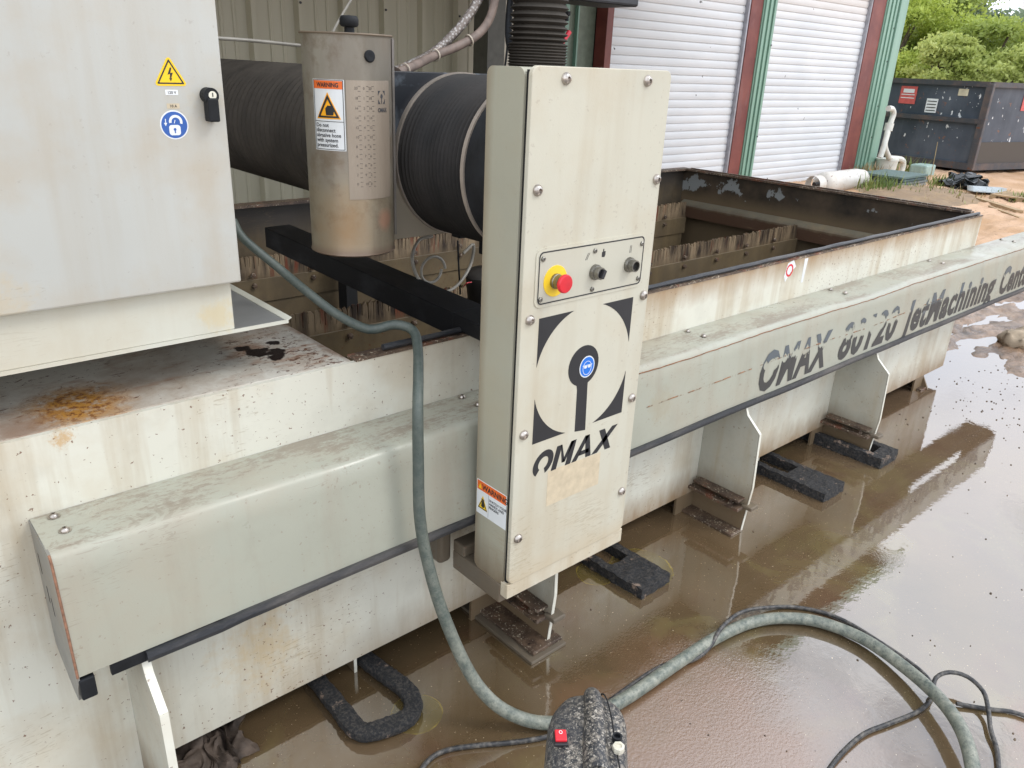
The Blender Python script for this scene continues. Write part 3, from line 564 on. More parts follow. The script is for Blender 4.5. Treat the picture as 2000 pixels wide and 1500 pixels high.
# orange warning sticker on the post's side
FX = face_x(PX0); u0, u1, v0, v1 = -1.362, -1.246, .566, .664
ws = G.part('warning_sticker', prism([(u0, v0), (u1, v0), (u1, v1), (u0, v1)], FX, 0, .0004), m_sign, label='orange and white warning sticker with a crushed hand')
G.part('orange_band', prism([(u0 + .002, v1 - .028), (u1 - .002, v1 - .028), (u1 - .002, v1 - .002), (u0 + .002, v1 - .002)], FX, .0004, .0007), m_org, ws)
tc_, tv = -1.337, .603
bm = prism([(tc_ - .019, tv - .020), (tc_ + .019, tv - .020), (tc_, tv + .020)], FX, .0004, .0007); G.part('triangle', bm, m_yel, ws)
def tri_ring(c, v, s, wd, f, d0, d1):
    o = [(c - s, v - s * .62), (c + s, v - s * .62), (c, v + s * 1.1)]; k = 1 - wd; i_ = [(c - s * k, v - s * .62 * k - s * .62 * 0), (c + s * k, v - s * .62 * k), (c, v + s * 1.1 * k)]; return ringp(o, i_, f, d0, d1)
bm = tri_ring(tc_, tv - .008, .0185, .22, FX, .0007, .001)
prism([(tc_ - .006, tv - .012), (tc_ - .003, tv + .004), (tc_ + .004, tv + .003), (tc_ + .008, tv - .010), (tc_ + .002, tv - .015)], FX, .0007, .001, bm)
for k in range(3): bar(tc_ - .004 + k * .004, tv + .002, tc_ - .005 + k * .005, tv + .011, .0018, lambda u, v, d: FX(u, v, d + .0006), bm=bm)
bar(-1.315, v0 + .003, -1.315, v1 - .029, .0006, lambda u, v, d: FX(u, v, d + .0003), bm=bm)
text('WARNING', FX, .0205, u0 + .022, v1 - .0225, bold=.0006, d0=.0006, bm=bm)
text('WATCH YOUR\nHANDS AND\nFINGERS', FX, .0100, -1.3125, v0 + .052, bold=.0003, d0=.0004, bm=bm)
G.part('sticker_print', bm, m_print, ws)
G.part('triangle', prism([(u0 + .007, v1 - .023), (u0 + .019, v1 - .023), (u0 + .013, v1 - .009)], FX, .0007, .001), m_yel, ws)
# bridge bellows (axis Y) between post and head, and beyond the head
BX, BZ, BR = 1.336, 1.411, .204
prof = []; n = 64; y0, y1 = 1.462, 1.722
for k in range(n + 1):
    t = k / n; prof.append((BR - (.0045 if k % 2 else 0) + .0015 * math.sin(k * 1.7), t * (y1 - y0)))
be = G.part('bridge_bellows', lathe(prof, V(0, 1, 0), V(BX, y0, BZ), 72), m_bel, smooth=False, label='tightly folded round black bellows')
for yy, rr_, ww in ((1.452, .2075, .012), (1.724, .2085, .014)):
    G.part('clamp_band', lathe([(rr_ - .006, 0), (rr_, 0), (rr_, ww), (rr_ - .006, ww)], V(0, 1, 0), V(BX, yy, BZ), 72, capped=False), m_clamp, be, smooth=True)
G.part('end_boot', lathe([(.198, 0), (.203, .02), (.199, .04), (.204, .072)], V(0, 1, 0), V(BX, 1.384, BZ), 64), m_rubber, be, smooth=True)
prof = []; n = 130; y0, y1 = 2.06, 4.35
for k in range(n + 1): prof.append((.204 - (.0045 if k % 2 else 0), k / n * (y1 - y0)))
G.part('bridge_bellows', lathe(prof, V(0, 1, 0), V(BX, y0, BZ), 56), m_bel2, label='long round black bellows running to the rear')
G.part('bridge_tube', box((BX - .09, 1.37, BZ - .09), (BX + .09, 4.4, BZ + .09)), m_dark)
# the low black beam that crosses the tank (slightly skewed)
a, b = at(880, 652, 2, .972), at(507, 479, 2, .945)
bmx = lambda y: 1.220 + (y - 1.48) * .0486
bm = prism([(bmx(1.613), 1.613), (bmx(2.90), 2.90), (bmx(2.90) + .11, 2.91), (bmx(1.613) + .115, 1.615)], lambda u, v, d: V(u, v, 1.02 if d else (.952 if v < 2 else .942)), 0, 1)
prism([(bmx(1.44), 1.44), (bmx(1.64), 1.64), (bmx(1.64) + .114, 1.64), (bmx(1.44) + .115, 1.44)], lambda u, v, d: V(u + .0005, v, 1.0195 if d else .976), 0, 1, bm)
bmesh.ops.bevel(bm, geom=bm.edges[:], offset=.003, segments=1, affect='EDGES')
G.part('lower_beam', bm, m_blackst, label='black steel beam lying across the tank')
# toothed cable chain under the bellows
bm = BM()
for k in range(11): box((BX - .04, 1.42 + k * .012, 1.185 - k * .003), (BX + .05, 1.428 + k * .012, 1.21), bm=bm)
G.part('drip_teeth', bm, m_bel)

# ------------------------------------------------------------------ cutting head with abrasive hopper
Hd = Thing('cutting_head', 'cutting head carrying a stained steel abrasive hopper, a black plate and a standing black bellows', 'cutting head', (1.34, 1.9, 1.19))
Hd.part('face_plate', box((1.124, 1.738, 1.205), (1.565, 1.750, 1.617), .002), m_smear)
Hd.part('head_box', box((1.128, 1.751, 1.22), (1.60, 2.05, 1.60), .004), simple('head_box_dark', (.03, .03, .032), .5))
Hd.part('plate_edge', box((1.118, 1.735, 1.205), (1.1235, 1.75, 1.617)), m_rubber)
HX, HY, HR = 1.005, 1.738, .102; a_mid = math.atan2(-HY, -HX)       # hopper faces the camera side
def hop(th, z, d=0):
    a = a_mid + th; return V(HX + (HR + d) * math.cos(a), HY + (HR + d) * math.sin(a), z)
bm = BM(); zs = (1.196, 1.200, 1.206, 1.685, 1.690); ex = (-.004, .002, 0, 0, .002); NA = 26
back = [hop(-PI / 2, 0) - V(math.cos(a_mid), math.sin(a_mid), 0) * .06, hop(PI / 2, 0) - V(math.cos(a_mid), math.sin(a_mid), 0) * .06]
rows = []
for z, e in zip(zs, ex):
    r = [hop(-PI / 2 + PI * k / NA, z, e) for k in range(NA + 1)] + [V(back[1].x, back[1].y, z), V(back[0].x, back[0].y, z)]
    rows.append([bm.verts.new(p) for p in r])
for a, b in zip(rows, rows[1:]):
    for k in range(len(a)): j = (k + 1) % len(a); bm.faces.new((a[k], a[j], b[j], b[k]))
bm.faces.new(rows[0][::-1]); bm.faces.new(rows[-1]); bmesh.ops.recalc_face_normals(bm, faces=bm.faces[:])
hp = Hd.part('hopper', bm, m_hop, smooth=True, label='rounded stainless abrasive hopper with rust stains')
bm = BM(); P = [hop(-PI / 2 + PI * k / NA, 1.692, .002) for k in range(NA + 1)]; Hd.part('hopper_rim', tube(P, .0026, 6, raw=True), simple('rim_rust', (.16, .12, .08), .6), hp, smooth=True)
e = hop(PI / 2 * .97, 0, .004); Hd.part('side_flange', box((e.x - .008, e.y - .008, 1.235), (e.x - .002, e.y + .006, 1.688)), simple('flange', (.20, .18, .16), .4, .4), hp)
def cyl(u, v, d): return hop(u / HR, v, d)             # u = arc length
def grid_on(u0, u1, v0, v1, d, nu=8):
    bm = BM(); A = [[bm.verts.new(cyl(u0 + (u1 - u0) * k / nu, v, dd)) for k in range(nu + 1)] for v, dd in ((v0, 0), (v0, d), (v1, d), (v1, 0))]
    for a, b in zip(A, A[1:]):
        for k in range(nu): bm.faces.new((a[k], a[k + 1], b[k + 1], b[k]))
    bmesh.ops.recalc_face_normals(bm, faces=bm.faces[:]); return bm
def wrapf(bm, f, u0, u1, n=14):
    for k in range(1, n):
        bmesh.ops.bisect_plane(bm, geom=bm.verts[:] + bm.edges[:] + bm.faces[:], plane_co=(u0 + (u1 - u0) * k / n, 0, 0), plane_no=(1, 0, 0))
    for v in bm.verts: v.co = f(v.co.x, v.co.y, v.co.z)
    return bm
flat = lambda u, v, d: V(u, v, d)
def th(px): return math.asin(max(-1, min(1, (px - 678) / 87))) * HR
su0, su1, sv0, sv1 = th(613), th(671), 1.444, 1.597
ws = Hd.part('warning_sticker', grid_on(su0, su1, sv0, sv1, .0006), m_sign, hp, label='warning sticker about the abrasive hose')
SW = su1 - su0
def on_s(fu, v, d): return cyl(su0 + fu * SW, v, d)
bm = BM()
def strip(f0, f1, v0, v1, d0, d1, nu=6, bm=None):
    bm = bm or BM(); A = [[bm.verts.new(on_s(f0 + (f1 - f0) * k / nu, v, dd)) for k in range(nu + 1)] for v, dd in ((v0, d0), (v0, d1), (v1, d1), (v1, d0))]
    for a, b in zip(A, A[1:]):
        for k in range(nu): bm.faces.new((a[k], a[k + 1], b[k + 1], b[k]))
    bmesh.ops.recalc_face_normals(bm, faces=bm.faces[:]); return bm
Hd.part('orange_band', strip(.04, .96, 1.577, 1.594, .0006, .0012), m_org, ws)
def poly_s(P, d0, d1, bm=None): t = wrapf(prism(P, flat, d0, d1), on_s, 0, 1); return join(bm, t) if bm else t
Hd.part('triangle', poly_s([(.12, 1.513), (.88, 1.513), (.5, 1.570)], .0006, .0013), m_amber, ws)
bm = wrapf(ringp([(.16, 1.5155), (.84, 1.5155), (.5, 1.565)], [(.25, 1.5195), (.75, 1.5195), (.5, 1.555)], flat, .0014, .0020), on_s, 0, 1)
poly_s([(.44, 1.521), (.66, 1.521), (.68, 1.530), (.62, 1.541), (.50, 1.542), (.42, 1.535)], .0006, .0020, bm)
for (f0, f1, v) in ((.03, .97, 1.446), (.03, .97, 1.507), (.03, .97, 1.595)): strip(f0, f1, v, v + .0012, .0006, .0013, bm=bm)
for f in (.03, .95): strip(f, f + .02, 1.446, 1.596, .0006, .0013, 1, bm=bm)
text('WARNING', lambda u, v, d: cyl(u, v, d), .0128, su0 + .0125, 1.581, bold=.0004, d0=.0012, bm=bm, xs=.85)
text('Do not\ndisconnect\nabrasive hose\nwith system\npressurized.', lambda u, v, d: cyl(u, v, d), .0118, su0 + .006, 1.4955, bold=.0002, d0=.0010, bm=bm, line=.92, xs=.95)
Hd.part('sticker_print', bm, m_print, ws)
gp = Hd.part('gauge_plate', grid_on(th(674), th(756), 1.335, 1.597, .0012, 14), m_gauge, hp, label='faded scale plate printed with rulers')
bm = BM(); gu = th(686); R = random.Random(2)
for col, (uu, ln) in enumerate(((th(696), .006), (th(712), .005), (th(722), .006))):
    for k in range(22): v = 1.585 - k * .0105; bar(uu, v, uu + ln, v, .0010, lambda u, v, d: cyl(u, v, d + .0012), bm=bm)
    for k in range(11): text(str(20 - 2 * k) if col != 1 else str(k), lambda u, v, d: cyl(u, v, d), .008, uu - .008, 1.578 - k * .021, d0=.0014, bm=bm)
Hd.part('ruler_marks', bm, m_faint2, gp)
bm = BM(); uc = th(741); vc = 1.562
for s1 in (-1, 1):
    for s2_ in (-1, 1): prism([(uc + s1 * .011, vc + s2_ * .014), (uc + s1 * .004, vc + s2_ * .014), (uc + s1 * .009, vc + s2_ * .008), (uc + s1 * .011, vc + s2_ * .004)], cyl, .0013, .0018, bm)
prism(circ(uc, vc + .002, .0035, 14, .005), cyl, .0013, .0018, bm); bar(uc, vc, uc, vc - .014, .002, lambda u, v, d: cyl(u, v, d + .0013), bm=bm)
text('OMAX', cyl, .0125, uc - .0125, 1.530, bold=.0004, d0=.0014, bm=bm, xs=.8); Hd.part('emblem', bm, m_faint, gp)
g = cyl(th(720), 1.648, 0); nrm = V(g.x - HX, g.y - HY, 0).normalized()
Hd.part('rubber_plug', lathe([(.013, 0), (.013, .003), (.011, .005), (.004, .0052), (0, .0045)], nrm, g, 24), m_rubber, hp, smooth=True)
kc = V(.992, 1.700, 1.694)
kn = Hd.part('filler_cap', lathe([(.012, -.004), (.011, .012), (.0185, .014), (.021, .018), (.0212, .028), (.019, .034), (.016, .036), (0, .037)], V(0, 0, 1), kc, 24), m_rubber, hp, smooth=True)
# standing (Z axis) accordion bellows
zc = at(1052, 60, 1, 1.98); ZR = .092
prof = []; z = 1.60
for k in range(12): prof += [(ZR + .004 - .001 * (k % 2), z), (ZR - .004, z + .004)]; z += .0085
for k in range(9): hgt_ = .014 + k * .0013; prof += [(ZR + .004 - k * .0008, z), (ZR - .013, z + hgt_ * .55)]; z += hgt_
for k in range(8): prof += [(ZR, z), (ZR - .016, z + .013)]; z += .026
Hd.part('mast_bellows', lathe(prof, V(0, 0, 1), V(zc.x, 1.98, 0), 48), m_bel2, label='upright black accordion bellows')
Hd.part('mast_base', box((zc.x - .25, 1.90, 1.40), (zc.x + .1, 2.06, 1.61), .01), m_blackst)
q0, q1 = at(1098, 18, 1, 2.1), at(1214, 18, 1, 2.1)
Hd.part('motor_box', box((zc.x + .07, 2.02, q1.z + .005), (q1.x, 2.2, q1.z + .14), .008), simple('motor_box', (.022, .024, .028), .45, var=.5), label='black motor box beside the bellows')
Hd.part('cable_gland', lathe([(.012, 0), (.012, .012), (.007, .014), (.007, .03)], V(0, 0, -1), at(1108, 22, 1, 2.08), 12), m_rubber)
lv = at(1096, 88, 1, 2.0); lv2 = at(1112, 62, 1, 2.0)
Hd.part('red_lever', tube([lv, (lv + lv2) / 2, lv2], lambda s: .006 + s * .05, 10), simple('lever_red', (.55, .03, .05), .35), smooth=True)
# low nozzle motor and finned bellows seen under the bridge
mc = at(938, 570, 1, 1.98)
Hd.part('nozzle_motor', lathe([(.02, 0), (.045, .004), (.052, .012), (.052, .10), (.046, .11)], V(.2, .1, -1), mc + V(.0, 0, .075), 28), simple('motor_grey', (.045, .04, .035), .5), smooth=True, label='dark round motor low over the tank')
prof = []
for k in range(8): prof += [(.058, k * .010), (.044, k * .010 + .005)]
Hd.part('nozzle_fins', lathe(prof, V(.2, .1, -1), mc + V(.02, .01, -.035), 24), m_bel)
Hd.part('nozzle_stem', box((mc.x + .02, 1.96, 1.05), (mc.x + .08, 2.02, 1.22), .004), m_blackst)
Hd.part('red_wire', tube([at(905, 560, 1, 1.93), at(912, 553, 1, 1.91), at(921, 551, 1, 1.92)], .0016, 6, step=.005), m_red)
Hd.part('bracket', box((1.36, 1.76, 1.178), (1.50, 1.80, 1.204), .003), m_blackst)

def hose(name, P, r, mat, label, cat, n=14, step=.02, ties=(), group=None):
    P = [Vector(p) for p in P]; base = P[0].copy(); o = Thing(name, label, cat, base, group) if ties else None
    if ties:
        o.part('hose_body', tube(P, r, n, step=step), mat, smooth=True); path = catmull(P, step)
        for f in ties:
            i = int(f * (len(path) - 1)); ax = (path[min(i + 1, len(path) - 1)] - path[i - 1]).normalized()
            o.part('cable_tie', lathe([(r + .003, -.002), (r + .005, -.002), (r + .005, .002), (r + .003, .002)], ax, path[i], 16, capped=False), simple('tie', (.42, .36, .28), .5))
        return o
    return solo(name, tube(P, r, n, step=step), mat, label, cat, group, True, loc=base)
Y2 = 2.02
hose('braided_hose', [at(772, 140, 1, 1.9), at(800, 128, 1, 1.93), at(845, 104, 1, Y2), at(885, 68, 1, Y2), at(915, 32, 1, Y2), at(937, -6, 1, Y2), at(955, -50, 1, Y2)], .0135, m_braid, 'braided clear hose rising to the upper right behind the black plate', 'hose', 12)
hose('taped_hose', [at(776, 142, 1, 1.86), at(805, 130, 1, 1.9), at(850, 108, 1, 1.98), at(895, 90, 1, 1.98), at(935, 66, 1, 1.98), at(957, 35, 1, 1.98), at(968, -8, 1, 1.98), at(972, -60, 1, 1.98)], .0125, m_tanhose, 'brown taped hose with white ties rising beside the braided hose', 'hose', 12, ties=(.08, .42, .62))
hose('coiled_tube', [at(905, 495, 1, 2.0), at(925, 478, 1, 2.0), at(918, 520, 1, 2.0), at(890, 560, 1, 1.97), at(855, 571, 1, 1.95), at(820, 548, 1, 1.95), at(805, 505, 1, 1.97), at(818, 470, 1, 2.0), at(845, 461, 1, 2.0)], .0052, m_coil, 'thin grey tube hanging in a wide loop below the bellows', 'tube', 8, .01)
c0 = at(848, 528, 1, 1.94); hose('small_coil', [c0 + V(.042 * math.cos(t), 0.003 * t, .042 * math.sin(t)) for t in np.linspace(0, 2 * PI * .98, 22)], .0045, m_coil, 'small closed ring of thin grey tube hanging under the bellows', 'tube', 8, .01)
hose('air_line', [at(894, 470, 1, 2.02), at(896, 520, 1, 2.02), at(899, 575, 1, 2.02)], .003, m_rubber, 'straight thin dark line hanging under the head', 'tube', 8)
hose('sleeved_cable', [at(1003, -30, 1, 2.25), at(996, 10, 1, 2.25), at(993, 60, 1, 2.2), at(996, 90, 1, 2.15), at(1008, 115, 1, 2.1), at(1020, 150, 1, 2.05)], .012, m_rubber, 'black fabric-sleeved cable beside the upright bellows', 'cable', 10)
hose('thin_cable', [at(985, 140, 1, 2.4), at(990, 100, 1, 2.4), at(992, 60, 1, 2.4), at(992, -20, 1, 2.4)], .004, m_rubber, 'thin black cable left of the sleeved cable', 'cable', 8)
hose('hanging_cord', [at(648, 68, 1, 2.4), at(662, 40, 1, 2.4), at(692, -10, 1, 2.4)], .004, m_coil, 'thin brown cord slanting up behind the filler cap', 'cord', 8)
hose('guide_rod', [at(420, 74, 1, 2.8), at(500, 80, 1, 2.8), at(598, 90, 1, 2.8), at(700, 100, 1, 2.8)], .006, m_coil, 'thin horizontal rod in front of the ribbed wall, left of the hopper', 'rod', 8)

# ------------------------------------------------------------------ electrical cabinet
K = Thing('electrical_cabinet', 'large pale grey electrical cabinet over the corroded ledge', 'cabinet', (.2, 1.8, 1.07))
K.part('body', box((-.45, 1.612, 1.084), (.632, 2.05, 2.3), .004), m_cabbase)
dr = K.part('door', box((-.45, 1.585, 1.196), (.645, 1.611, 2.3), .004), m_cab)
tr_ = K.part('drip_tray', box((-.45, 1.609, 1.078), (.752, 2.1, 1.0835), .001), simple('tray_steel', (.30, .30, .29), .35, .4, .15, 5))
K.part('tray_lip', prism([(0, 0), (.012, .006), (.012, .0075), (0, .0015)], lambda u, v, d: V(.752 + u, d, 1.083 + v), 1.61, 2.1), m_cabbase, tr_)
K.part('tray_lip', box((-.45, 1.6085, 1.0785), (.755, 1.6115, 1.0865)), m_cabbase, tr_)
FD = face_y(1.585)
ht = K.part('door_handle', prism(circ(.611, 1.567, .0145, 24), FD, 0, .022), m_rubber)
bm = box((.6015, 1.558, 1.520), (.6225, 1.584, 1.563), .003); K.part('lever', bm, m_rubber, dr)
K.part('key_cylinder', lathe([(.0075, 0), (.0075, .0015), (0, .0016)], V(0, -1, 0), V(.613, 1.5635, 1.568), 20), simple('key_cream', (.75, .72, .6), .35), dr)
K.part('key_slot', box((.6122, 1.5612, 1.5655), (.6138, 1.562, 1.5725)), m_dark, dr)
def rtri(cu, cv, s, rr, n=4):              # rounded upright triangle
    P = []
    for a in (90, 210, 330):
        vx, vy = cu + s * math.cos(RAD(a)), cv + s * math.sin(RAD(a))
        for k in range(n + 1): t = RAD(a - 60 + 120 * k / n); P.append((vx + rr * math.cos(t), vy + rr * math.sin(t)))
    return P
tcu, tcv = .546, 1.6005
sg = K.part('voltage_sign', prism(rtri(tcu, tcv, .0265, .0045), FD, 0, .0005), m_yel, dr, label='yellow triangular high voltage sign')
bm = ringp(rtri(tcu, tcv, .0265, .0012), rtri(tcu, tcv, .0222, .0008), FD, .0005, .0008)
prism([(tcu + .001, tcv + .014), (tcu - .0045, tcv + .0015), (tcu + .0002, tcv + .003), (tcu - .001, tcv - .004), (tcu + .0018, tcv - .004), (tcu + .0055, tcv + .0055), (tcu + .001, tcv + .0045), (tcu + .004, tcv + .014)], FD, .0005, .0008, bm)
prism([(tcu - .0022, tcv - .0045), (tcu + .0032, tcv - .0040), (tcu + .0005, tcv - .0100)], FD, .0005, .0008, bm)
sp = K.part('sign_print', bm, m_print, dr)
for (vv, s, mm) in ((1.5715, '120 V', m_sign), (1.5475, '10 A', m_ghost)):
    lb = K.part('small_label', prism([(.534, vv - .0045), (.557, vv - .0045), (.557, vv + .0045), (.534, vv + .0045)], FD, 0, .0004), mm, dr)
    K.part('label_print', text(s, FD, .0068, .5455, vv - .0024, bold=.0001, d0=.0003, align='CENTER'), m_print, dr)
pcu, pcv = .5435, 1.514
ps = K.part('padlock_sign', prism(circ(pcu, pcv, .0262, 36), FD, 0, .0004), m_sign, dr, label='round blue sign with a white open padlock')
K.part('sign_print', prism(circ(pcu, pcv, .0238, 36), FD, .0004, .0007), m_blue, dr)
bm = BM(); prism(rrect(pcu - .0105, pcu + .0105, pcv - .0185, pcv + .000, .005), FD, .0007, .0010, bm)
ro = circ(pcu + .003, pcv + .0055, .0125, 16, a0=-20, a1=190); ri = circ(pcu + .003, pcv + .0055, .0078, 16, a0=-20, a1=190)
for i in range(16): prism([ro[i], ro[i + 1], ri[i + 1], ri[i]], FD, .0007, .0010, bm)
bar(pcu - .0155, pcv + .011, pcu - .016, pcv + .002, .0015, lambda u, v, d: FD(u, v, d + .0007), bm=bm); prism([(pcu - .019, pcv + .004), (pcu - .013, pcv + .004), (pcu - .016, pcv - .002)], FD, .0007, .0010, bm)
bar(pcu + .002, pcv + .009, pcu + .000, pcv + .003, .0012, lambda u, v, d: FD(u, v, d + .0007), bm=bm)
K.part('sign_print', bm, m_sign, dr)
bm = prism(circ(pcu, pcv - .008, .0026, 12), FD, .0010, .0013); bar(pcu, pcv - .008, pcu, pcv - .0145, .0022, lambda u, v, d: FD(u, v, d + .0010), bm=bm); K.part('sign_print', bm, m_blue, dr)

# ------------------------------------------------------------------ thick hose from the tank over the rim to the ground
HRD = .0185
P1 = [at(455, 430, 1, 1.78), at(475, 465, 1, 1.76), at(540, 520, 1, 1.72), at(600, 570, 1, 1.70), at(660, 615, 1, 1.66), at(720, 643, 1, 1.63), at(770, 634, 1, 1.60), at(806, 645, 1, 1.56), at(816, 680, 1, 1.50), at(817, 735, 1, 1.42)]
P1 += [at(816, 800, 1, 1.365), at(817, 900, 1, 1.352), at(820, 1010, 1, 1.345), at(836, 1100, 1, 1.330), at(866, 1200, 1, 1.30), at(915, 1310, 1, 1.25), at(965, 1373, 1, 1.19), at(1025, 1405, 2, .035), at(1085, 1412, 2, .024), at(1150, 1400, 2, .021), at(1225, 1362, 2, .021), at(1320, 1297, 2, .021), at(1400, 1245, 2, .021), at(1470, 1215, 2, .022), at(1535, 1207, 2, .022), at(1605, 1216, 2, .022), at(1690, 1250, 2, .025), at(1775, 1310, 2, .035), at(1840, 1370, 2, .05), at(1880, 1430, 2, .055), at(1900, 1500, 2, .045), at(1905, 1570, 2, .03), at(1890, 1650, 2, .021)]
hose('water_hose', P1, lambda s: float(np.interp(s, [0, .45, .75, 1.3, 1.9, 9], [.0095, .0120, .0128, .0155, .0185, .0190])), m_ghose, 'thick old dark green hose draped over the tank rim and looped on the wet floor', 'hose', 18, .015)
P2 = [at(800, 1540, 2, .008), at(835, 1487, 2, .008), at(870, 1466, 2, .008), at(930, 1456, 2, .008), at(1000, 1450, 2, .008), at(1075, 1437, 2, .008), at(1140, 1408, 2, .008), at(1200, 1362, 2, .008), at(1290, 1302, 2, .008), at(1350, 1290, 2, .012), at(1385, 1265, 2, .02), at(1410, 1225, 2, .05), at(1450, 1195, 2, .03), at(1510, 1186, 2, .01), at(1570, 1188, 2, .008), at(1640, 1208, 2, .008), at(1720, 1255, 2, .008), at(1800, 1312, 2, .008), at(1822, 1350, 2, .008), at(1800, 1385, 2, .008), at(1740, 1412, 2, .008), at(1690, 1432, 2, .008), at(1650, 1465, 2, .008), at(1618, 1505, 2, .008), at(1590, 1560, 2, .008)]
hose('black_cable', P2, .0065, m_cable, 'thin black cable running along the thick hose over the wet floor', 'cable', 10, .015)
P3 = [at(1822, 1352, 2, .03), at(1828, 1324, 2, .04), at(1855, 1313, 2, .05), at(1890, 1322, 2, .05), at(1920, 1350, 2, .04), at(1930, 1385, 2, .025), at(1935, 1425, 2, .015), at(1948, 1470, 2, .009), at(1952, 1540, 2, .008)]
hose('cable_loop', P3, .0062, m_cable, 'small raised loop of black cable at the right of the thick hose', 'cable', 10, .012)
P4 = [at(1868, 1374, 2, .01), at(1900, 1380, 2, .008), at(1940, 1386, 2, .008), at(1975, 1390, 2, .008), at(2010, 1402, 2, .008), at(2060, 1430, 2, .008)]
hose('cable_end', P4, .0062, m_cable, 'black cable leaving the picture at the lower right', 'cable', 10, .012)

# ------------------------------------------------------------------ muddy black machine (foreground)
h = M('mud_spattered_plastic', .5); c = h.mix(h.rng(h.noise(95, 6, .8), .48, .60), (.018, .019, .022), (.24, .21, .17)); c = h.mix(h.rng(h.noise(170, 3, .7), .57, .62), c, (.42, .38, .32)); c = h.mix(h.math('MULTIPLY', h.rng(h.noise(9, 3), .45, .6), .55), c, (.04, .043, .05)); h.color(c); h.bump(h.noise(110, 4, .7), .5, .003); m_spat = h.m
ZP = .40
ctr = at(1145, 1470, 2, ZP)
def pv(u, v, z): p = at(u, v, 2, z); return p
W_ = Thing('wet_vacuum', 'mud-spattered black vacuum head with a red rocker switch on the wet floor', 'vacuum', (ctr.x, ctr.y, 0))
outl = [(1062, 1560), (1070, 1430), (1076, 1395), (1092, 1372), (1112, 1355), (1140, 1350), (1166, 1350), (1192, 1362), (1212, 1378), (1223, 1402), (1226, 1430), (1226, 1560), (1200, 1620), (1090, 1620)]
top = [pv(u, v, ZP) for u, v in outl]; cen = sum(top, Vector()) / len(top)
bm = BM(); levels = [(0, .96, 0), (.03, 1.0, 0), (ZP * .6, 1.04, 0), (ZP - .10, 1.03, 0), (ZP - .03, 1.02, 0), (ZP - .008, .97, 0), (ZP + .006, .84, 0), (ZP + .014, .5, 0), (ZP + .016, .2, 0)]; rows = []
top = catmull(top + [top[0]], .02)[:-1]
for z, s, _ in levels: rows.append([bm.verts.new(V(cen.x + (p.x - cen.x) * s, cen.y + (p.y - cen.y) * s, z)) for p in top])
for a, b in zip(rows, rows[1:]):
    for k in range(len(a)): j = (k + 1) % len(a); bm.faces.new((a[k], b[k], b[j], a[j]))
bm.faces.new(rows[0]); bm.faces.new(rows[-1][::-1]); bmesh.ops.recalc_face_normals(bm, faces=bm.faces[:])
W_.part('motor_head', bm, m_spat, smooth=True)
dx = (pv(1226, 1440, ZP) - pv(1070, 1440, ZP)).normalized(); dy = V(-dx.y, dx.x, 0)
def wf(a, b, c): return cen + dx * a + dy * b + V(0, 0, c + ZP - cen.z)
o0 = pv(1155, 1352, ZP) - cen; a0, b0 = o0.dot(dx), o0.dot(dy)
hp_ = [wf(a0 + .002, b0 + .002, -.03), wf(a0, b0 - .010, .000), wf(a0 - .002, b0 - .04, .014), wf(a0 - .006, b0 - .09, .016), wf(a0 - .014, b0 - .15, .014), wf(a0 - .020, b0 - .22, .008)]
W_.part('handle', tube(hp_, lambda s: .016 + .05 * s, 16), m_spat, smooth=True)
W_.part('handle_seam', tube([p + dx * (.0155 + .006 * k) + V(0, 0, .006) for k, p in enumerate(hp_)], .0016, 6), m_dark)
swp = pv(1095, 1440, ZP + .018); Rm = Matrix(((dx.x, dy.x, 0), (dx.y, dy.y, 0), (0, 0, 1))).to_4x4()
sw = W_.part('switch_frame', box((-.014, -.019, -.006), (.014, .016, .001), .002, mat=Matrix.Translation(swp) @ Rm), m_print)
W_.part('rocker_switch', box((-.0115, -.0125, 0), (.0115, .0125, .007), .002, mat=Matrix.Translation(swp + V(0, 0, .001)) @ Rm @ Matrix.Rotation(RAD(8), 4, 'X')), m_red, sw)
def wtop(P0): return lambda u, v, d: P0 + dx * u + dy * v + V(0, 0, d)
W_.part('switch_mark', ringp(circ(0, 0, .0036, 12, .0046), circ(0, 0, .0024, 12, .0034), wtop(swp + V(0, 0, .009) + dy * .004), 0, .0006), m_sign, sw)
pp = pv(1208, 1463, ZP + .024); W_.part('drain_plug', lathe([(.0115, -.004), (.0125, .002), (.012, .008), (.007, .009), (.006, .006), (0, .006)], V(0, 0, 1), pp, 7), simple('cream_plastic', (.62, .58, .47), .4))
pp = pv(1205, 1443, ZP + .022); W_.part('socket', lathe([(.010, -.004), (.010, .008), (.0065, .008), (.0065, 0), (0, 0)], V(0, 0, 1), pp, 16), m_rubber)
bm = BM(); f = wtop(pv(1180, 1440, ZP + .0235)); bar(0, -.008, 0, .008, .0018, f, .0012, bm); bar(-.008, 0, 0, 0, .0018, f, .0012, bm); bar(-.006, -.02, .002, -.017, .003, f, .0012, bm)
W_.part('panel_marks', bm, m_sign)

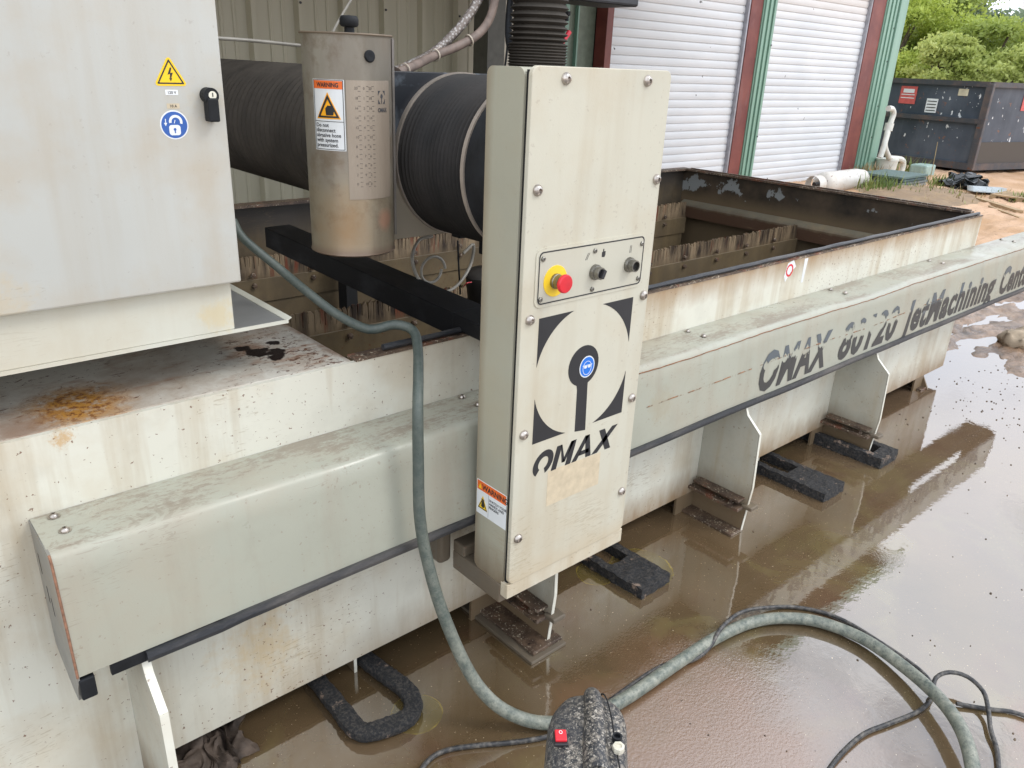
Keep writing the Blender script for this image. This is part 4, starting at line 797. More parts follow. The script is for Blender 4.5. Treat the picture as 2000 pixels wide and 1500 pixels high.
# ------------------------------------------------------------------ black absorbent pads under the tank edge
h = M('gritty_rubber', .85); c = h.mix(h.rng(h.noise(120, 5, .75), .45, .68), (.012, .013, .015), (.075, .065, .055)); c = h.mix(h.rng(h.noise(14, 6, .7), .60, .64), c, (.22, .16, .12)); h.color(c); h.bump(h.noise(90, 5, .7), .9, .006); m_grit = h.m
def slab(name, outer, slot, z, label, h0=.0):
    O = [at(u, v, 2, z) for u, v in outer]; bm = BM()
    P = O + []
    t = BM(); A = [t.verts.new(p) for p in P]; B = [t.verts.new(V(p.x, p.y, h0)) for p in P]; n = len(P)
    t.faces.new(A); t.faces.new(B[::-1])
    for i in range(n): t.faces.new((A[i], B[i], B[(i + 1) % n], A[(i + 1) % n]))
    bmesh.ops.triangulate(t, faces=t.faces[:]); 
    for _ in range(3): bmesh.ops.subdivide_edges(t, edges=[e for e in t.edges if e.calc_length() > .02], cuts=1); bmesh.ops.triangulate(t, faces=t.faces[:])
    bmesh.ops.recalc_face_normals(t, faces=t.faces[:])
    for v in t.verts: v.co += noise.noise_vector(v.co * 45) * .0035
    return solo(name, t, m_grit, label, 'rubber pad', 'black foam pads on the wet floor under the tank', loc=(O[0].x, O[0].y, 0))
def pad(x, y, wd, L, a, hd, z, rot, label, tilt=0):
    P = [(0, 0), (wd, 0), (wd, L), (wd - a, L), (wd - a, hd), (a, hd), (a, L), (0, L)]; t = prism(P, lambda u, v, d: V(u, v, d), 0, z)
    bmesh.ops.triangulate(t, faces=t.faces[:])
    for _ in range(6): bmesh.ops.subdivide_edges(t, edges=[e for e in t.edges if e.calc_length() > .014], cuts=1); bmesh.ops.triangulate(t, faces=t.faces[:])
    for v in t.verts: v.co += noise.noise_vector(v.co * 40 + Vector((x, 0, 0))) * .004 + noise.noise_vector(v.co * 110) * .0018
    for v in t.verts: v.co.z = max(v.co.z, 0)
    t.transform(Matrix.Translation((x, y, 0)) @ Matrix.Rotation(RAD(rot), 4, 'Z')); return solo('foam_pad', t, m_grit, label, 'rubber pad', 'black foam pads on the wet floor under the tank', loc=(x, y, 0))
q = at(1255, 1153, 2, .04); q2 = at(1313, 1120, 2, .04); pad(q.x, q.y, q2.x - q.x, .50, .032, .16, .038, 2, 'slotted black foam pad on the wet floor below the right edge of the gantry post')
q = at(1612, 966, 2, .04); q2 = at(1648, 942, 2, .04); pad(q.x, q.y, q2.x - q.x, .55, .035, .20, .042, 0, 'slotted black foam pad on the wet floor between two broad legs, a wide flat one')
q = at(1722, 898, 2, .05); q2 = at(1749, 876, 2, .05); pad(q.x, q.y, q2.x - q.x, .50, .04, .06, .052, 0, 'black foam pad wrapped round the broad leg nearest the far end')
P = [at(600, 1300, 2, .02), at(622, 1332, 2, .02), at(665, 1385, 2, .02), at(705, 1428, 2, .022), at(760, 1418, 2, .024), at(800, 1398, 2, .022), at(806, 1368, 2, .022), at(785, 1340, 2, .022), at(750, 1315, 2, .02), at(712, 1285, 2, .02), at(690, 1265, 2, .02)]
bm = tube(P, lambda s: .026 + .003 * noise.noise(Vector((s * 14, 0, 0))), 14, step=.008, wob=.0015)
for v in bm.verts: v.co.z = max(0, min(v.co.z, .036 + .003 * noise.noise(v.co * 30)))
solo('foam_pad', bm, m_grit, 'black foam tube bent into a U on the wet floor, beside the nearest thin leg', 'rubber pad', 'black foam pads on the wet floor under the tank', True, loc=P[0])
# yellow scum rims and puddle tints lying in the water
h = M('yellow_scum', .25); h.color(h.mix(h.rng(h.noise(60, 5), .4, .6), (.16, .12, .045), (.30, .22, .07))); m_scum = h.m
def film(name, pts, mat, z=.004, wdt=.0025):
    P = [at(u, v, 2, z) for u, v in pts]; return tube(P + [P[0]], wdt, 5, step=.01)
film_b = BM()
# rag at the left
h = M('wet_rag', .8); h.color(h.mix(h.rng(h.noise(20, 5), .35, .65), (.03, .021, .015), (.11, .08, .06))); h.bump(h.noise(60, 4), .5, .004); m_rag = h.m
bm = BM(); bmesh.ops.create_grid(bm, x_segments=60, y_segments=60, size=.5)
for v in bm.verts:
    x, y = v.co.x, v.co.y; z = .05 * (1 - (2 * max(abs(x), abs(y))) ** 2) + .040 * noise.fractal(Vector((x * 9, y * 4, 1)), 1, 2, 3); r = .24 * (1 + .25 * noise.noise(Vector((math.atan2(y, x) * 1.2, 0, 0))))
    v.co = V(.43 + x * r + .05 * noise.noise(Vector((x * 4, y * 4, 6))), 1.625 + y * r + .02 * noise.noise(Vector((x * 4, y * 4, 9))), max(.002, z))
solo('rag', bm, m_rag, 'crumpled dirty brown rag on the floor under the tank at the far left', 'rag', smooth=True, loc=(.43, 1.625, 0))

# ------------------------------------------------------------------ building: ribbed wall, doors, columns, awning roof
WY, DY = 7.0, 6.6
h = M('beige_sheet', .45); h.color(h.mix(h.rng(h.noise(2, 4, .5, (1, 1, .15)), .35, .65), (.37, .345, .245), (.44, .41, .30))); m_beige = h.m
h = M('green_trim', .4); h.color(h.mix(h.rng(h.noise(4, 4, .5, (1, 1, .1)), .35, .65), (.17, .30, .23), (.22, .37, .285))); m_green = h.m
h = M('red_oxide_steel', .5); c = h.mix(h.rng(h.noise(3, 5, .6), .35, .65), (.13, .026, .022), (.20, .050, .036)); c = h.mix(h.math('MULTIPLY', h.rng(h.noise(5, 3, .5, (1, 1, .4)), .60, .64), .3), c, (.20, .085, .08)); h.color(c); m_redst = h.m
h = M('white_slat', .5); c = h.mix(h.rng(h.noise(1.2, 4, .5, (1, 1, 2)), .35, .65), (.58, .605, .625), (.65, .67, .685)); c = h.mix(h.rng(h.noise(9, 3, .5), .742, .75), c, (.05, .05, .05)); c = h.mix(h.math('MULTIPLY', h.rng(h.ax(2), 2.35, 2.75), .5), c, (.62, .53, .45)); h.color(c); m_slat = h.m
Bd = Thing('workshop_building', 'metal workshop with beige ribbed wall, two white roll-up doors and green trim', 'building', (9, 7.2, 0))
pitch = .436
def rib_sheet(x0, nr):
    P = []; 
    for k in range(nr):
        a = x0 + k * pitch; P += [(a, 0), (a + .022, .055), (a + .062, .055), (a + .084, 0), (a + .195, 0), (a + .203, .008), (a + .223, .008), (a + .231, 0), (a + .310, 0), (a + .318, .008), (a + .338, .008), (a + .346, 0)]
    P.append((x0 + nr * pitch, 0)); bm = BM(); A = [[bm.verts.new((x, WY - d, z)) for x, d in P] for z in (.02, 4.0)]
    for i in range(len(P) - 1): bm.faces.new((A[0][i], A[0][i + 1], A[1][i + 1], A[1][i]))
    bmesh.ops.recalc_face_normals(bm, faces=bm.faces[:])
    if sum(f.normal.y for f in bm.faces) > 0: bmesh.ops.reverse_faces(bm, faces=bm.faces[:])
    return bm
x = -4.75
scm = mesh(lathe([(.012, 0), (.010, .006), (0, .007)], V(0, -1, 0), n=8), 's'); scm.materials.append(m_print)
x = 3.10 - 18 * pitch
while x < 6.45:
    wp = Bd.part('wall_panel', rib_sheet(x, 2), m_beige)
    if x > 2.5:
        for zz in (1.15, 2.05): Bd.part('screw', scm, None, wp, loc=(x + .042 + (pitch if zz > 2 else 0), WY - .057, zz))
    x += 2 * pitch
Bd.part('wall_backing', box((-5, WY + .05, 0), (15, WY + .12, 4.0)), simple('wall_backing', (.05, .05, .045), .8))
bm = box((6.50, WY - .06, 0), (6.58, WY - .004, 4)); Bd.part('corner_trim', bm, m_green)
Bd.part('corner_trim', box((6.585, DY + .18, 0), (7.13, DY + .20, 4)), simple('dull_green', (.16, .20, .15), .5)); Bd.part('corner_trim', box((6.60, DY + .12, 0), (6.655, DY + .178, 4)), m_green); Bd.part('corner_trim', box((6.80, DY + .13, 0), (6.82, DY + .178, 4)), m_green)
# door frames
def door(x0, x1, n=29, ztop=2.82):
    P = .097; d = Bd.part('roll_up_door', box((x0, DY + .06, .02), (x1, DY + .08, ztop)), m_print, label='white slatted roll-up door')
    prof = [(-.002, 0), (.003, .006), (.0065, .030), (.007, .050), (.005, .072), (.001, .087), (-.006, .0895), (-.006, .0965), (-.012, .0965), (-.012, 0)]
    me = mesh(prism([(u, v) for u, v in prof], lambda u, v, dd: V(x0 + dd, DY + .03 - u, v), 0, x1 - x0), 'slat'); me.materials.append(m_slat)
    for k in range(n): Bd.part('slat', me, None, d, loc=(0, 0, .025 + k * P))
    Bd.part('bottom_bar', box((x0, DY + .0, .0), (x1, DY + .045, .024)), m_seal, d)
    return d
door(7.242, 9.80); door(10.44, 13.10)
for x0, x1, y0 in ((7.133, 7.238, DY), (9.835, 10.10, DY - .04), (13.135, 13.55, DY - .04)):
    Bd.part('door_jamb', box((x0, y0, 0), (x1, DY + .17, 4.0), .004), m_redst, label='dark red steel door jamb')
for x0 in (9.81, 13.11): Bd.part('door_guide', box((x0 - .012, DY - .03, 0), (x0 + .022, DY + .05, 2.85)), simple('guide_steel', (.35, .35, .38), .4, .5))
def flut(x0, x1, y, dpt):
    n = 3; wd = (x1 - x0) / n; bm = box((x0, y, 0), (x1, y + dpt, 4.0))
    for k in range(n): box((x0 + k * wd + wd * .25, y - .022, 0), (x0 + k * wd + wd * .75, y - .0005, 4.0), .006, bm=bm)
    return bm
Bd.part('green_trim', flut(10.105, 10.42, DY - .05, .12), m_green); Bd.part('green_trim', flut(13.555, 13.95, DY - .05, .12), m_green)
Bd.part('green_trim', box((13.955, DY - .09, 0), (14.22, DY + .25, 4.2), .008), m_green); Bd.part('side_wall', box((13.96, DY + .25, 0), (14.15, 12.5, 4.2)), m_green)
Bd.part('door_header', box((7.24, DY - .03, 2.86), (9.80, DY + .08, 4)), m_green); Bd.part('door_header', box((10.43, DY - .03, 2.86), (13.12, DY + .08, 4)), m_green)
for (x, z) in ((13.90, 1.2), (13.90, 1.9), (13.90, 2.4), (13.90, .7), (10.38, .8), (10.38, 2.0)): Bd.part('screw', scm, None, loc=(x, DY - .075, z))
# awning
A_ = Thing('awning', 'low metal awning roof on a steel column over the machine', 'awning', (5.6, 6.2, 0))
RZ = 3.25
h = M('roof_underside', .55); h.color(h.mix(h.rng(h.noise(2, 4), .35, .65), (.05, .042, .033), (.075, .062, .05))); m_roof = h.m
bm = BM(); nx = 57; A = []
for j, y in enumerate((2.58, 7.1)):
    A.append([bm.verts.new((-6 + i * .25, y, RZ + (.03 if i % 2 else 0) + j * .25)) for i in range(nx + 1)])
for i in range(nx): bm.faces.new((A[0][i], A[0][i + 1], A[1][i + 1], A[1][i]))
A_.part('roof_sheet', bm, m_roof)
A_.part('eave_trim', box((-6, 2.56, RZ - .10), (8.25, 2.58, RZ + .05)), m_green)
for y in (3.2, 4.4, 5.6): A_.part('purlin', box((-6, y, RZ - .16 + (y - 2.58) * .055), (8.25, y + .06, RZ - .01 + (y - 2.58) * .055)), m_redst)
A_.part('column', box((5.466, 6.42, 0), (5.60, 6.62, 3.35)), simple('column_lit', (.52, .48, .38), .5)); A_.part('column_shaded_face', box((5.25, 6.40, 0), (5.465, 6.62, 3.35)), simple('column_shade', (.075, .075, .06), .5))  # lit and shaded column faces painted as a pale and a dark box
# ------------------------------------------------------------------ dumpster
h = M('dumpster_paint', .5); c = h.mix(h.rng(h.noise(1.2, 6, .6), .35, .65), (.032, .042, .058), (.075, .088, .112)); c = h.mix(h.rng(h.noise(7, 7, .7), .62, .67), c, (.20, .09, .05)); c = h.mix(h.rng(h.math('ADD', h.noise(11, 3, .6, (1, 1, .5)), h.math('MULTIPLY', h.blob((16.4, 6.2, 1.15), .55, .4, 3, .2), .06)), .68, .695), c, (.65, .66, .66)); c = h.mix(h.math('MULTIPLY', h.rng(h.noise(6, 4, .6, (1, 1, .12)), .5, .7), .4), c, (.10, .115, .135)); h.color(c); m_dump = h.m
m_drust = paint('dumpster_rust', (.05, .052, .06), .5, .3, .9, .3, tan=(.20, .12, .08), sp_sc=12)
h = M('dump_low_brown', .7); h.color((.075, .062, .05)); m_dlow = h.m  # flat dark brown for the lower part of the long face
DC = V(16.38, 5.72, 0); a1_ = V(.10, .995, 0).normalized(); a2_ = V(.97, -.24, 0).normalized(); H1, H2 = 1.60, 1.60
D = Thing('dumpster', 'big dark blue open-top scrap dumpster behind the workshop', 'dumpster', DC)
def dpl(o, a, L, z0, z1, dep, bm=None):   # upright slab along direction a
    nn_ = V(a.y, -a.x, 0) * dep; P = [o, o + a * L, o + a * L + nn_, o + nn_]; bm = bm or BM()
    A = [bm.verts.new(V(p.x, p.y, z0)) for p in P]; B = [bm.verts.new(V(p.x, p.y, z1)) for p in P]
    bm.faces.new(A[::-1]); bm.faces.new(B)
    for i in range(4): bm.faces.new((A[i], A[(i + 1) % 4], B[(i + 1) % 4], B[i]))
    bmesh.ops.recalc_face_normals(bm, faces=bm.faces[:]); return bm
D.part('side_panel', dpl(DC, a1_, 2.6, .18, H1, .05), m_dump); D.part('side_panel', dpl(DC, a2_, 5.5, .18, H2, -.05), m_dump)
D.part('side_panel', dpl(DC + a1_ * 2.6, a2_, 5.5, .18, H2, -.05), m_dump)
D.part('floor_panel', dpl(DC + a1_ * .06, a2_, 5.4, .16, .22, -2.4), m_drust)
D.part('lower_panel', dpl(DC + V(0, -.013, 0), a2_, 5.5, .18, .62, .012), m_dlow)
def off(a, s): return V(-a.y, a.x, 0) * s
for (o, a, L, sgn) in ((DC, a1_, 2.6, 1), (DC, a2_, 5.5, -1)):
    oo = o + off(a, .0) + (V(-a.y, a.x, 0) * (.06 if sgn > 0 else -.06))
    D.part('top_rail', dpl(oo, a, L, H1 - .03, H1 + .06, .16 if sgn > 0 else -.16), m_drust)
    D.part('bottom_rail', dpl(oo, a, L, .12, .24, .08 if sgn > 0 else -.08), m_drust)
D.part('middle_rail', dpl(DC + V(-.07, 0, 0), a1_, 2.55, .94, 1.02, .06), m_drust)
D.part('corner_post', box((DC.x - .06, DC.y - .07, .12), (DC.x + .05, DC.y + .05, H1 + .03), .01), m_drust)
for k in range(3): D.part('skid', dpl(DC + a1_ * (.3 + k * .9), a2_, 5, .0, .12, .1), m_dark)
# signs on the dumpster's side, set in its plane
def dsign(c0, c1, z0, z1, mat, parent=None):
    return dpl(DC + a1_ * c0 + V(-.012, 0, 0), a1_, c1 - c0, z0, z1, .006)
s1 = D.part('red_sign', dsign(1.33, 1.66, 1.20, 1.52, None), simple('faded_red', (.55, .10, .09), .5), label='faded red sign on the dumpster')
bm = BM(); join(bm, dpl(DC + a1_ * 1.38 + V(-.016, 0, 0), a1_, .22, 1.40, 1.47, .003)); join(bm, dpl(DC + a1_ * 1.36 + V(-.016, 0, 0), a1_, .27, 1.36, 1.375, .003)); join(bm, dpl(DC + a1_ * 1.36 + V(-.016, 0, 0), a1_, .27, 1.30, 1.315, .003)); D.part('sign_print', bm, m_sign, s1)
s1 = D.part('white_sign', dsign(.88, 1.10, 1.07, 1.32, None), m_sign)
bm = BM()
for k in range(4): join(bm, dpl(DC + a1_ * .90 + V(-.016, 0, 0), a1_, .18, 1.10 + k * .055, 1.115 + k * .055, .003))
D.part('sign_print', bm, m_print, s1)
D.part('small_sign', dsign(.36, .54, 1.40, 1.52, None), simple('cream_sign', (.55, .5, .36), .5))
s1 = D.part('red_sign', dpl(DC + a2_ * 1.05 + V(0, -.012, 0), a2_, .45, 1.18, 1.48, -.006), simple('faded_red2', (.55, .10, .09), .5), label='faded red sign on the long face of the dumpster')
# ------------------------------------------------------------------ yard objects
m_pvc = simple('pvc_white', (.62, .62, .56), .4, var=.1)
PX_ = at(1728, 330, 2, .0); pd = PX_.y
PT = Thing('pipe_stub', 'white plastic pipe with an elbow standing beside the green building corner', 'pipe', (14.6, 6.3, 0))
yy = 6.25
PT.part('main_pipe', tube([at(1736, 308, 1, yy), at(1728, 285, 1, yy), at(1733, 262, 1, yy), at(1740, 238, 1, yy), at(1745, 222, 1, yy), at(1742, 213, 1, yy), at(1735, 212, 1, yy)], .046, 12, step=.03), m_pvc, smooth=True)
PT.part('branch_pipe', tube([at(1719, 308, 1, yy - .05), at(1728, 280, 1, yy - .05), at(1735, 250, 1, yy)], .046, 10), m_pvc, smooth=True)
q = at(1736, 248, 1, yy); PT.part('coupling', lathe([(.07, -.06), (.07, .06)], V(.15, 0, 1), q, 16), m_pvc, smooth=True)
PT.part('riser', tube([V(14.72, yy, 0), V(14.70, yy, .3), at(1736, 308, 1, yy)], .046, 10), m_pvc)
b0 = at(1718, 345, 2, .0); bk = Thing('bucket', 'white plastic bucket standing by the green building corner', 'bucket', (14.3, 6.35, 0))
bk.part('shell', lathe([(.15, 0), (.18, .30), (.19, .30), (.19, .33), (.18, .33)], V(0, 0, 1), V(14.3, 6.35, .02), 24), m_pvc, smooth=True); bk.part('contents', lathe([(.17, .29), (0, .30)], V(0, 0, 1), V(14.3, 6.35, .02), 20, capped=False), m_dark)
c0, c1 = at(1590, 362, 1, 5.9), at(1672, 372, 1, 5.9); ax = (c1 - c0); L = ax.length; ax.normalize(); c0.z = max(c0.z, .15)
cy = Thing('gas_cylinder', 'white rusted gas cylinder lying on its side in front of the doors', 'cylinder', (c0.x, c0.y, 0))
m_cyl = paint('cylinder_paint', (.62, .60, .56), .3, .1, .8, .1, sp_sc=16)
axn = V(ax.x, ax.y, 0).normalized()
cy.part('tank_body', lathe([(0, 0), (.09, .02), (.15, .07), (.16, .12), (.16, L - .28), (.15, L - .20), (.10, L - .15)], axn, V(c0.x + .15, c0.y, .17), 28), m_cyl, smooth=True)
cy.part('collar_guard', lathe([(.12, -.20), (.125, -.02)], axn, V(c0.x + .15, c0.y, .17), 20, capped=False), m_cyl); cy.part('foot_ring', lathe([(.13, L - .22), (.14, L - .08)], axn, V(c0.x + .15, c0.y, .17), 24, capped=False), m_cyl)
cy.part('valve', lathe([(.03, -.16), (.03, 0)], axn, V(c0.x + .15, c0.y, .17), 10), m_print)
m_wood = simple('weathered_wood', (.36, .25, .14), .8, var=.3, sc=6)
def plank(p, q, wd, th_, label, z=.03):
    a, b = at(*p, 2, z), at(*q, 2, z); d = (b - a); n = V(-d.y, d.x, 0).normalized() * wd / 2; bm = BM()
    P = [a - n, b - n, b + n, a + n]; A = [bm.verts.new(V(k.x, k.y, z)) for k in P]; B = [bm.verts.new(V(k.x, k.y, z + th_)) for k in P]
    bm.faces.new(A[::-1]); bm.faces.new(B)
    for i in range(4): bm.faces.new((A[i], A[(i + 1) % 4], B[(i + 1) % 4], B[i]))
    return solo('plank', bm, m_wood, label, 'plank', loc=(a.x, a.y, z))
plank((1895, 388), (1990, 418), .10, .05, 'long weathered plank in front of the scrap heap by the dumpster')
plank((1540, 354), (1650, 357), .12, .02, 'pale board lying at the foot of the right roll-up door', .05)
plank((1840, 402), (1886, 397), .08, .03, 'short weathered stick on the dirt beyond the tank corner')
plank((1722, 387), (1745, 374), .07, .04, 'curved pale stick on the weedy heap')
plank((1925, 402), (2000, 430), .05, .02, 'thin board half sunk in the dirt at the right')
pa = at(1985, 398, 2, 0); pl = Thing('pallet', 'broken wooden pallet at the right edge of the yard', 'pallet', (pa.x, pa.y, 0))
for k in range(4): pl.part('board', box((pa.x - .25 + k * .17, pa.y - .5, .10), (pa.x - .12 + k * .17, pa.y + .3, .12)), m_wood)
for k in range(3): pl.part('bearer', box((pa.x - .27, pa.y - .5 + k * .36, .03), (pa.x + .42, pa.y - .42 + k * .36, .099)), m_wood)
# crumpled black plastic with grey sheets
s0 = at(1880, 372, 2, 0); bm = BM(); bmesh.ops.create_icosphere(bm, subdivisions=4, radius=1)
for v in bm.verts: n_ = noise.noise_vector(v.co * 2.2); v.co = V(s0.x + v.co.x * .38 + n_.x * .18, s0.y + v.co.y * .30 + n_.y * .16, max(.0, .08 + v.co.z * .16 + n_.z * .14))
solo('black_bag', bm, simple('black_plastic', (.02, .024, .025), .25, var=.5), 'crumpled black plastic bag on the scrap heap', 'plastic bag', loc=(s0.x, s0.y, 0))
for k in range(5):
    a = at(1895, 365 + k * 2.0, 2, .12); b = at(1960, 369 + k * 2.4, 2, .08); d = b - a; n = V(-d.y, d.x, 0).normalized() * .06
    bm = prism([(0, 0), (1, 0), (1, 1), (0, 1)], lambda u, v, dd: a + (b - a) * u + n * (v * 2 - 1) + V(0, 0, dd + .02 * math.sin(u * 3)), 0, .015)
    solo('grey_strip', bm, simple('grey_pvc', (.42, .46, .47), .5), ('topmost', 'second', 'middle', 'fourth', 'lowest')[k] + ' grey plastic strip of the fanned bundle beside the black bag', 'plastic strip', 'grey strips on the scrap heap', loc=a)
g0 = at(1745, 368, 2, 0); st = Thing('panel_stack', 'low stack of weathered green and grey panels behind the gas cylinder', 'panel stack', (g0.x, g0.y, 0))
for k in range(5): st.part('panel', box((g0.x - .45 + .04 * (k % 2), g0.y - .30, .02 + k * .045), (g0.x + .45 + .03 * (k % 3), g0.y + .40, .055 + k * .045), .004), simple('panel_%s' % 'abcde'[k], ((.20, .22, .21), (.26, .26, .25), (.15, .17, .17), (.06, .09, .09), (.10, .15, .14))[k], .7))
tb = at(1762, 330, 2, 0); solo('green_tub', box((14.9, 5.9, 0), (15.3, 6.2, .25), .03), simple('tub', (.28, .38, .34), .5), 'pale green plastic tub between the bucket and the dumpster', 'tub', loc=(15.1, 6.0, 0))
rk = at(1982, 672, 2, 0); bm = BM(); bmesh.ops.create_icosphere(bm, subdivisions=4, radius=1)
for v in bm.verts: v.co = V(rk.x + v.co.x * .14, rk.y - .02 + v.co.y * .12, .03 + v.co.z * .085) * 1 + noise.noise_vector(v.co * 1.7) * .03 + noise.noise_vector(v.co * 6) * .006
solo('rock', bm, simple('limestone', (.38, .30, .21), .85, var=.35, sc=12, bump=.5), 'pale rounded rock in the mud at the right', 'rock', smooth=True, loc=(rk.x, rk.y, 0))
# pebbles and clods on the floor: one heap of uncountable grit
bm = BM(); R = random.Random(11)
for k in range(300):
    x, y = R.uniform(.6, 5.4), R.uniform(.2, 1.5)
    if R.random() < .5: x, y = R.gauss(4.6, .5), R.gauss(1.2, .25)
    s = R.uniform(.0008, .0022) * (1 + .25 * x); t = BM(); bmesh.ops.create_icosphere(t, subdivisions=1, radius=s)
    t.transform(Matrix.Translation((x, y, s * .4)) @ Matrix.Diagonal((R.uniform(.7, 1.6), R.uniform(.7, 1.4), .7, 1))); me = bpy.data.meshes.new('t'); t.to_mesh(me); t.free(); bm.from_mesh(me); bpy.data.meshes.remove(me)
struct('grit', bm, simple('grit', (.10, .07, .045), .7, var=.7, sc=60), 'stuff')
# weeds
def blades(cx, cy, n, hh, sp, seed, wd=.012):
    R = random.Random(seed); vs, fs = [], []
    for k in range(n):
        x, y = cx + R.gauss(0, sp), cy + R.gauss(0, sp); a = R.uniform(0, 2 * PI); l = hh * R.uniform(.4, 1.1); lean = R.uniform(.1, .6) * l; b = V(math.cos(a), math.sin(a), 0); s = V(-b.y, b.x, 0) * wd * R.uniform(.5, 1.3)
        p = [V(x, y, 0), V(x, y, 0) + b * lean * .4 + V(0, 0, l * .6), V(x, y, 0) + b * lean + V(0, 0, l)]; i = len(vs)
        vs += [p[0] - s, p[0] + s, p[1] + s * .8, p[1] - s * .8, p[2]]; fs += [(i, i + 1, i + 2, i + 3), (i + 3, i + 2, i + 4)]
    me = bpy.data.meshes.new('weed'); me.from_pydata([tuple(v - V(cx, cy, 0)) for v in vs], [], fs); return me
h = M('weed_green', .6); h.color(h.mix(h.rng(h.noise(4, 3), .35, .65), (.10, .17, .035), (.25, .28, .07))); m_weed = h.m
h = M('dry_weed', .7); h.color(h.mix(h.rng(h.noise(6, 3), .35, .65), (.28, .21, .11), (.40, .32, .16))); m_dry = h.m
for i, (u, v, n, hh, sp, mt, lab) in enumerate(((1690, 352, 220, .30, .20, m_dry, 'dry brown weeds at the foot of the green corner column'), (1715, 380, 120, .35, .18, m_weed, 'green weeds behind the gas cylinder'), (1775, 345, 60, .35, .12, m_weed, 'upright green weeds in front of the dumpster near the pipe'), (1832, 367, 160, .22, .12, m_weed, 'bright green grass tuft alone on the dirt'), (1800, 385, 300, .16, .40, m_dry, 'patch of low dry weeds on the heap beyond the tank end'), (1760, 380, 160, .22, .35, m_weed, 'low green weeds on the heap beyond the tank end'), (1950, 388, 60, .14, .12, m_weed, 'small green weeds beside the long plank'), (1995, 400, 80, .18, .12, m_weed, 'green weeds at the pallet'))):
    p = at(u, v, 2, 0); o_ = solo('weed_tuft', blades(p.x, p.y, n, hh, sp, i, .010), mt, lab, 'weeds', 'weeds in the yard'); o_.location = (p.x, p.y, .01); o_['kind'] = 'stuff'
p = at(1810, 372, 2, 0); solo('tall_stalk', tube([V(p.x, p.y, 0), V(p.x + .02, p.y, .35), V(p.x - .02, p.y, .75)], .006, 6), m_dry, 'single tall dry stalk in front of the dumpster', 'weeds', loc=(p.x, p.y, 0))
# weedy low heap
bm = BM(); bmesh.ops.create_grid(bm, x_segments=50, y_segments=50, size=1); hc = at(1790, 388, 2, 0)
for v in bm.verts: r = v.co.length; z = .16 * max(0, 1 - r * r) + .03 * noise.fractal(v.co * 5, 1, 2, 4) * (1 if r < .9 else .2); v.co = V(hc.x + v.co.x * 1.6, hc.y + v.co.y * 1.1, z - .02)
struct('dirt_heap', bm, paint('heap_dirt', (.27, .19, .12), .4, .0, .9, .5, rough=.9, sp_sc=30), smooth=True)

# ------------------------------------------------------------------ trees
m_bark = simple('bark', (.12, .09, .07), .9, var=.4)
def leafmat(name, a, b):
    h = M(name, .55); h.color(h.mix(h.rng(h.noise(1.1, 4, .6), .35, .65), a, b)); h.b.inputs['Subsurface Weight'].default_value = 0
    tl = h.N.new('ShaderNodeBsdfTranslucent'); mx = h.N.new('ShaderNodeMixShader'); mx.inputs[0].default_value = .35; tl.inputs[0].default_value = (*[x * 1.3 for x in b], 1)
    h.nt.links.new(h.b.outputs[0], mx.inputs[1]); h.nt.links.new(tl.outputs[0], mx.inputs[2]); h.nt.links.new(mx.outputs[0], h.N['Material Output'].inputs[0]); return h.m
lm = [leafmat('leaf_bright', (.22, .29, .045), (.46, .53, .11)), leafmat('leaf_mid', (.14, .19, .035), (.33, .40, .09)), leafmat('leaf_pale', (.27, .33, .07), (.48, .52, .17)), leafmat('leaf_far', (.12, .17, .10), (.20, .26, .16))]
def crown(cx, cy, z0, z1, rad, seed, n, ls):
    R = random.Random(seed); cl = []
    for k in range(80):
        t = R.random(); z = z0 + (z1 - z0) * t; rr = rad * (1.0 - .75 * abs(t - .35) ** 1.3) * R.uniform(.35, 1.0); a = R.uniform(0, 2 * PI)
        cl.append((V(rr * math.cos(a), rr * math.sin(a), z), R.uniform(.09, .24) * rad))
    r = np.random.RandomState(seed); ci = r.randint(0, len(cl), n); C_ = np.array([cl[i][0] for i in ci]); Sg = np.array([cl[i][1] for i in ci])
    d = r.normal(size=(n, 3)); d /= np.linalg.norm(d, axis=1)[:, None]; P = C_ + d * (Sg * (r.uniform(.1, 1.9, n)))[:, None] * np.array([1.15, 1.15, .6])
    a = r.normal(size=(n, 3)); a /= np.linalg.norm(a, axis=1)[:, None]; b = np.cross(a, r.normal(size=(n, 3))); b /= np.linalg.norm(b, axis=1)[:, None]
    s = (ls * r.uniform(.5, 1.7, n))[:, None]; Vv = np.stack([P - a * s, P + b * s * .5, P + a * s, P - b * s * .5], 1).reshape(-1, 3)
    me = bpy.data.meshes.new('crown'); me.from_pydata(Vv.tolist(), [], [(4 * i, 4 * i + 1, 4 * i + 2, 4 * i + 3) for i in range(n)]); return me, cl
def tree(u, dist, htop, rad, seed, mt, label, n=9000, z0=.6, ls=.11, name='tree'):
    d = ray(u, 100); d.z = 0; d.normalize(); x, y = d.x * dist, d.y * dist
    t = Thing(name, label, 'tree', (x, y, 0), 'trees beyond the yard'); me, cl = crown(x, y, z0, htop, rad, seed, n, ls); me.materials.append(lm[mt])
    bm = tube([V(0, 0, -.1), V(.1, .05, htop * .3), V(-.05, .1, htop * .8)], lambda s: max(.03, .16 - s * .03), 8, step=.4)
    for c_, r_ in cl[::3]: tube([V(.05, .05, max(.4, c_.z * .45)), (V(0, 0, c_.z * .6) + c_) / 2, c_], .03, 5, bm=bm, step=.5)
    t.part('trunk', bm, m_bark, loc=(x, y, 0)); t.part('crown', me, None, loc=(x, y, 0))
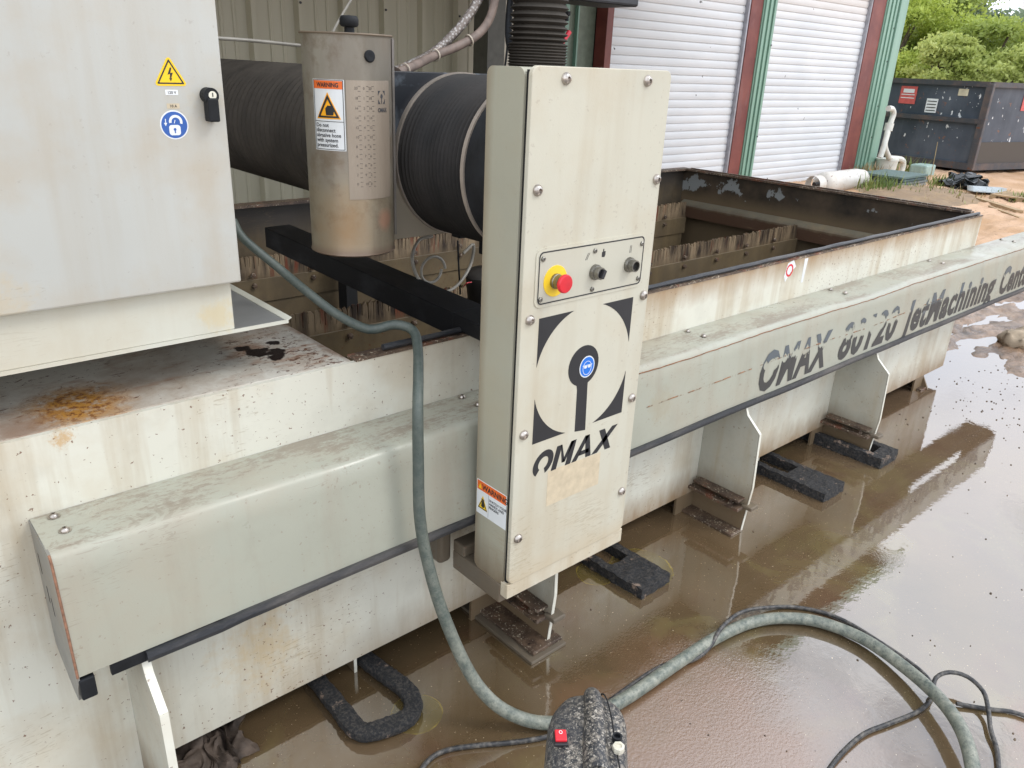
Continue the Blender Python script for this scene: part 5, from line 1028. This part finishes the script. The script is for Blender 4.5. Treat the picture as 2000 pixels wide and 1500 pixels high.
TR = [(1745, 25, 3.75, 1.7, 1, 0, 'bushy bright green cedar just right of the green corner column', 34000), (1800, 27, 4.1, 1.8, 2, 1, 'tall mid-green tree behind the left half of the dumpster', 34000),
 (1852, 22, 2.6, .85, 3, 2, 'pale yellow-green shrub above the middle of the dumpster', 22000), (1885, 26, 3.2, 1.6, 4, 0, 'bright green bushy tree above the dumpster corner', 34000),
 (1940, 24, 2.9, 1.3, 5, 1, 'rounded mid-green tree right of the dumpster corner', 26000), (1995, 22, 2.35, .9, 6, 2, 'pale shrub at the right edge behind the dumpster', 16000),
 (2020, 27, 3.0, 1.7, 7, 0, 'bushy tree at the right edge', 22000), (1700, 29, 4.4, 1.8, 8, 1, 'green tree hidden mostly by the building corner', 12000)]
for t_ in TR: tree(*t_, z0=.2, ls=.045)
tree(1915, 46, 4.7, 2.6, 9, 3, 'grey-green tree farther back above the bright trees', 16000, 1, .11)
tree(1975, 50, 4.1, 2.8, 10, 3, 'hazy distant tree at the right under the mast', 16000, 1, .11)
tree(1845, 44, 5.9, 2.4, 12, 3, 'distant grey-green tree with the highest crown', 16000, 1, .11)
tree(2045, 52, 5.0, 3.0, 13, 3, 'distant tree beyond the right edge', 8000, 1, .12)
# low wooded rise far away
me = bpy.data.meshes.new('wood'); r = np.random.RandomState(4); n = 26000; az = r.uniform(math.atan2(.45, .9), math.atan2(.20, .95), n); ds = r.uniform(60, 85, n); hh_ = 2.9 + 1.0 * np.sin(az * 40) + .7 * np.sin(az * 97); P = np.stack([np.cos(az) * ds, np.sin(az) * ds, hh_ * r.uniform(0, 1, n) ** .6], 1)
a = r.normal(size=(n, 3)) * .22; b = r.normal(size=(n, 3)) * .18; me.from_pydata(np.stack([P - a, P + b, P + a, P - b], 1).reshape(-1, 3).tolist(), [], [(4 * i, 4 * i + 1, 4 * i + 2, 4 * i + 3) for i in range(n)]); struct('distant_wood', me, lm[3], 'stuff')
# distant mast
q = ray(1993, 30); q.z = 0; q.normalize(); mp_ = q * 110; Ms = Thing('radio_mast', 'distant red and white mast at the top right', 'mast', (mp_.x, mp_.y, 0))
for k in range(8): Ms.part('mast_section', lathe([(.22, 0), (.20, 2.2)], V(.03, 0, 1), V(mp_.x + k * .05, mp_.y, k * 2.2), 6), simple('mast_%s' % ('red' if k % 2 else 'white'), (.5, .08, .08) if k % 2 else (.7, .7, .7), .5))
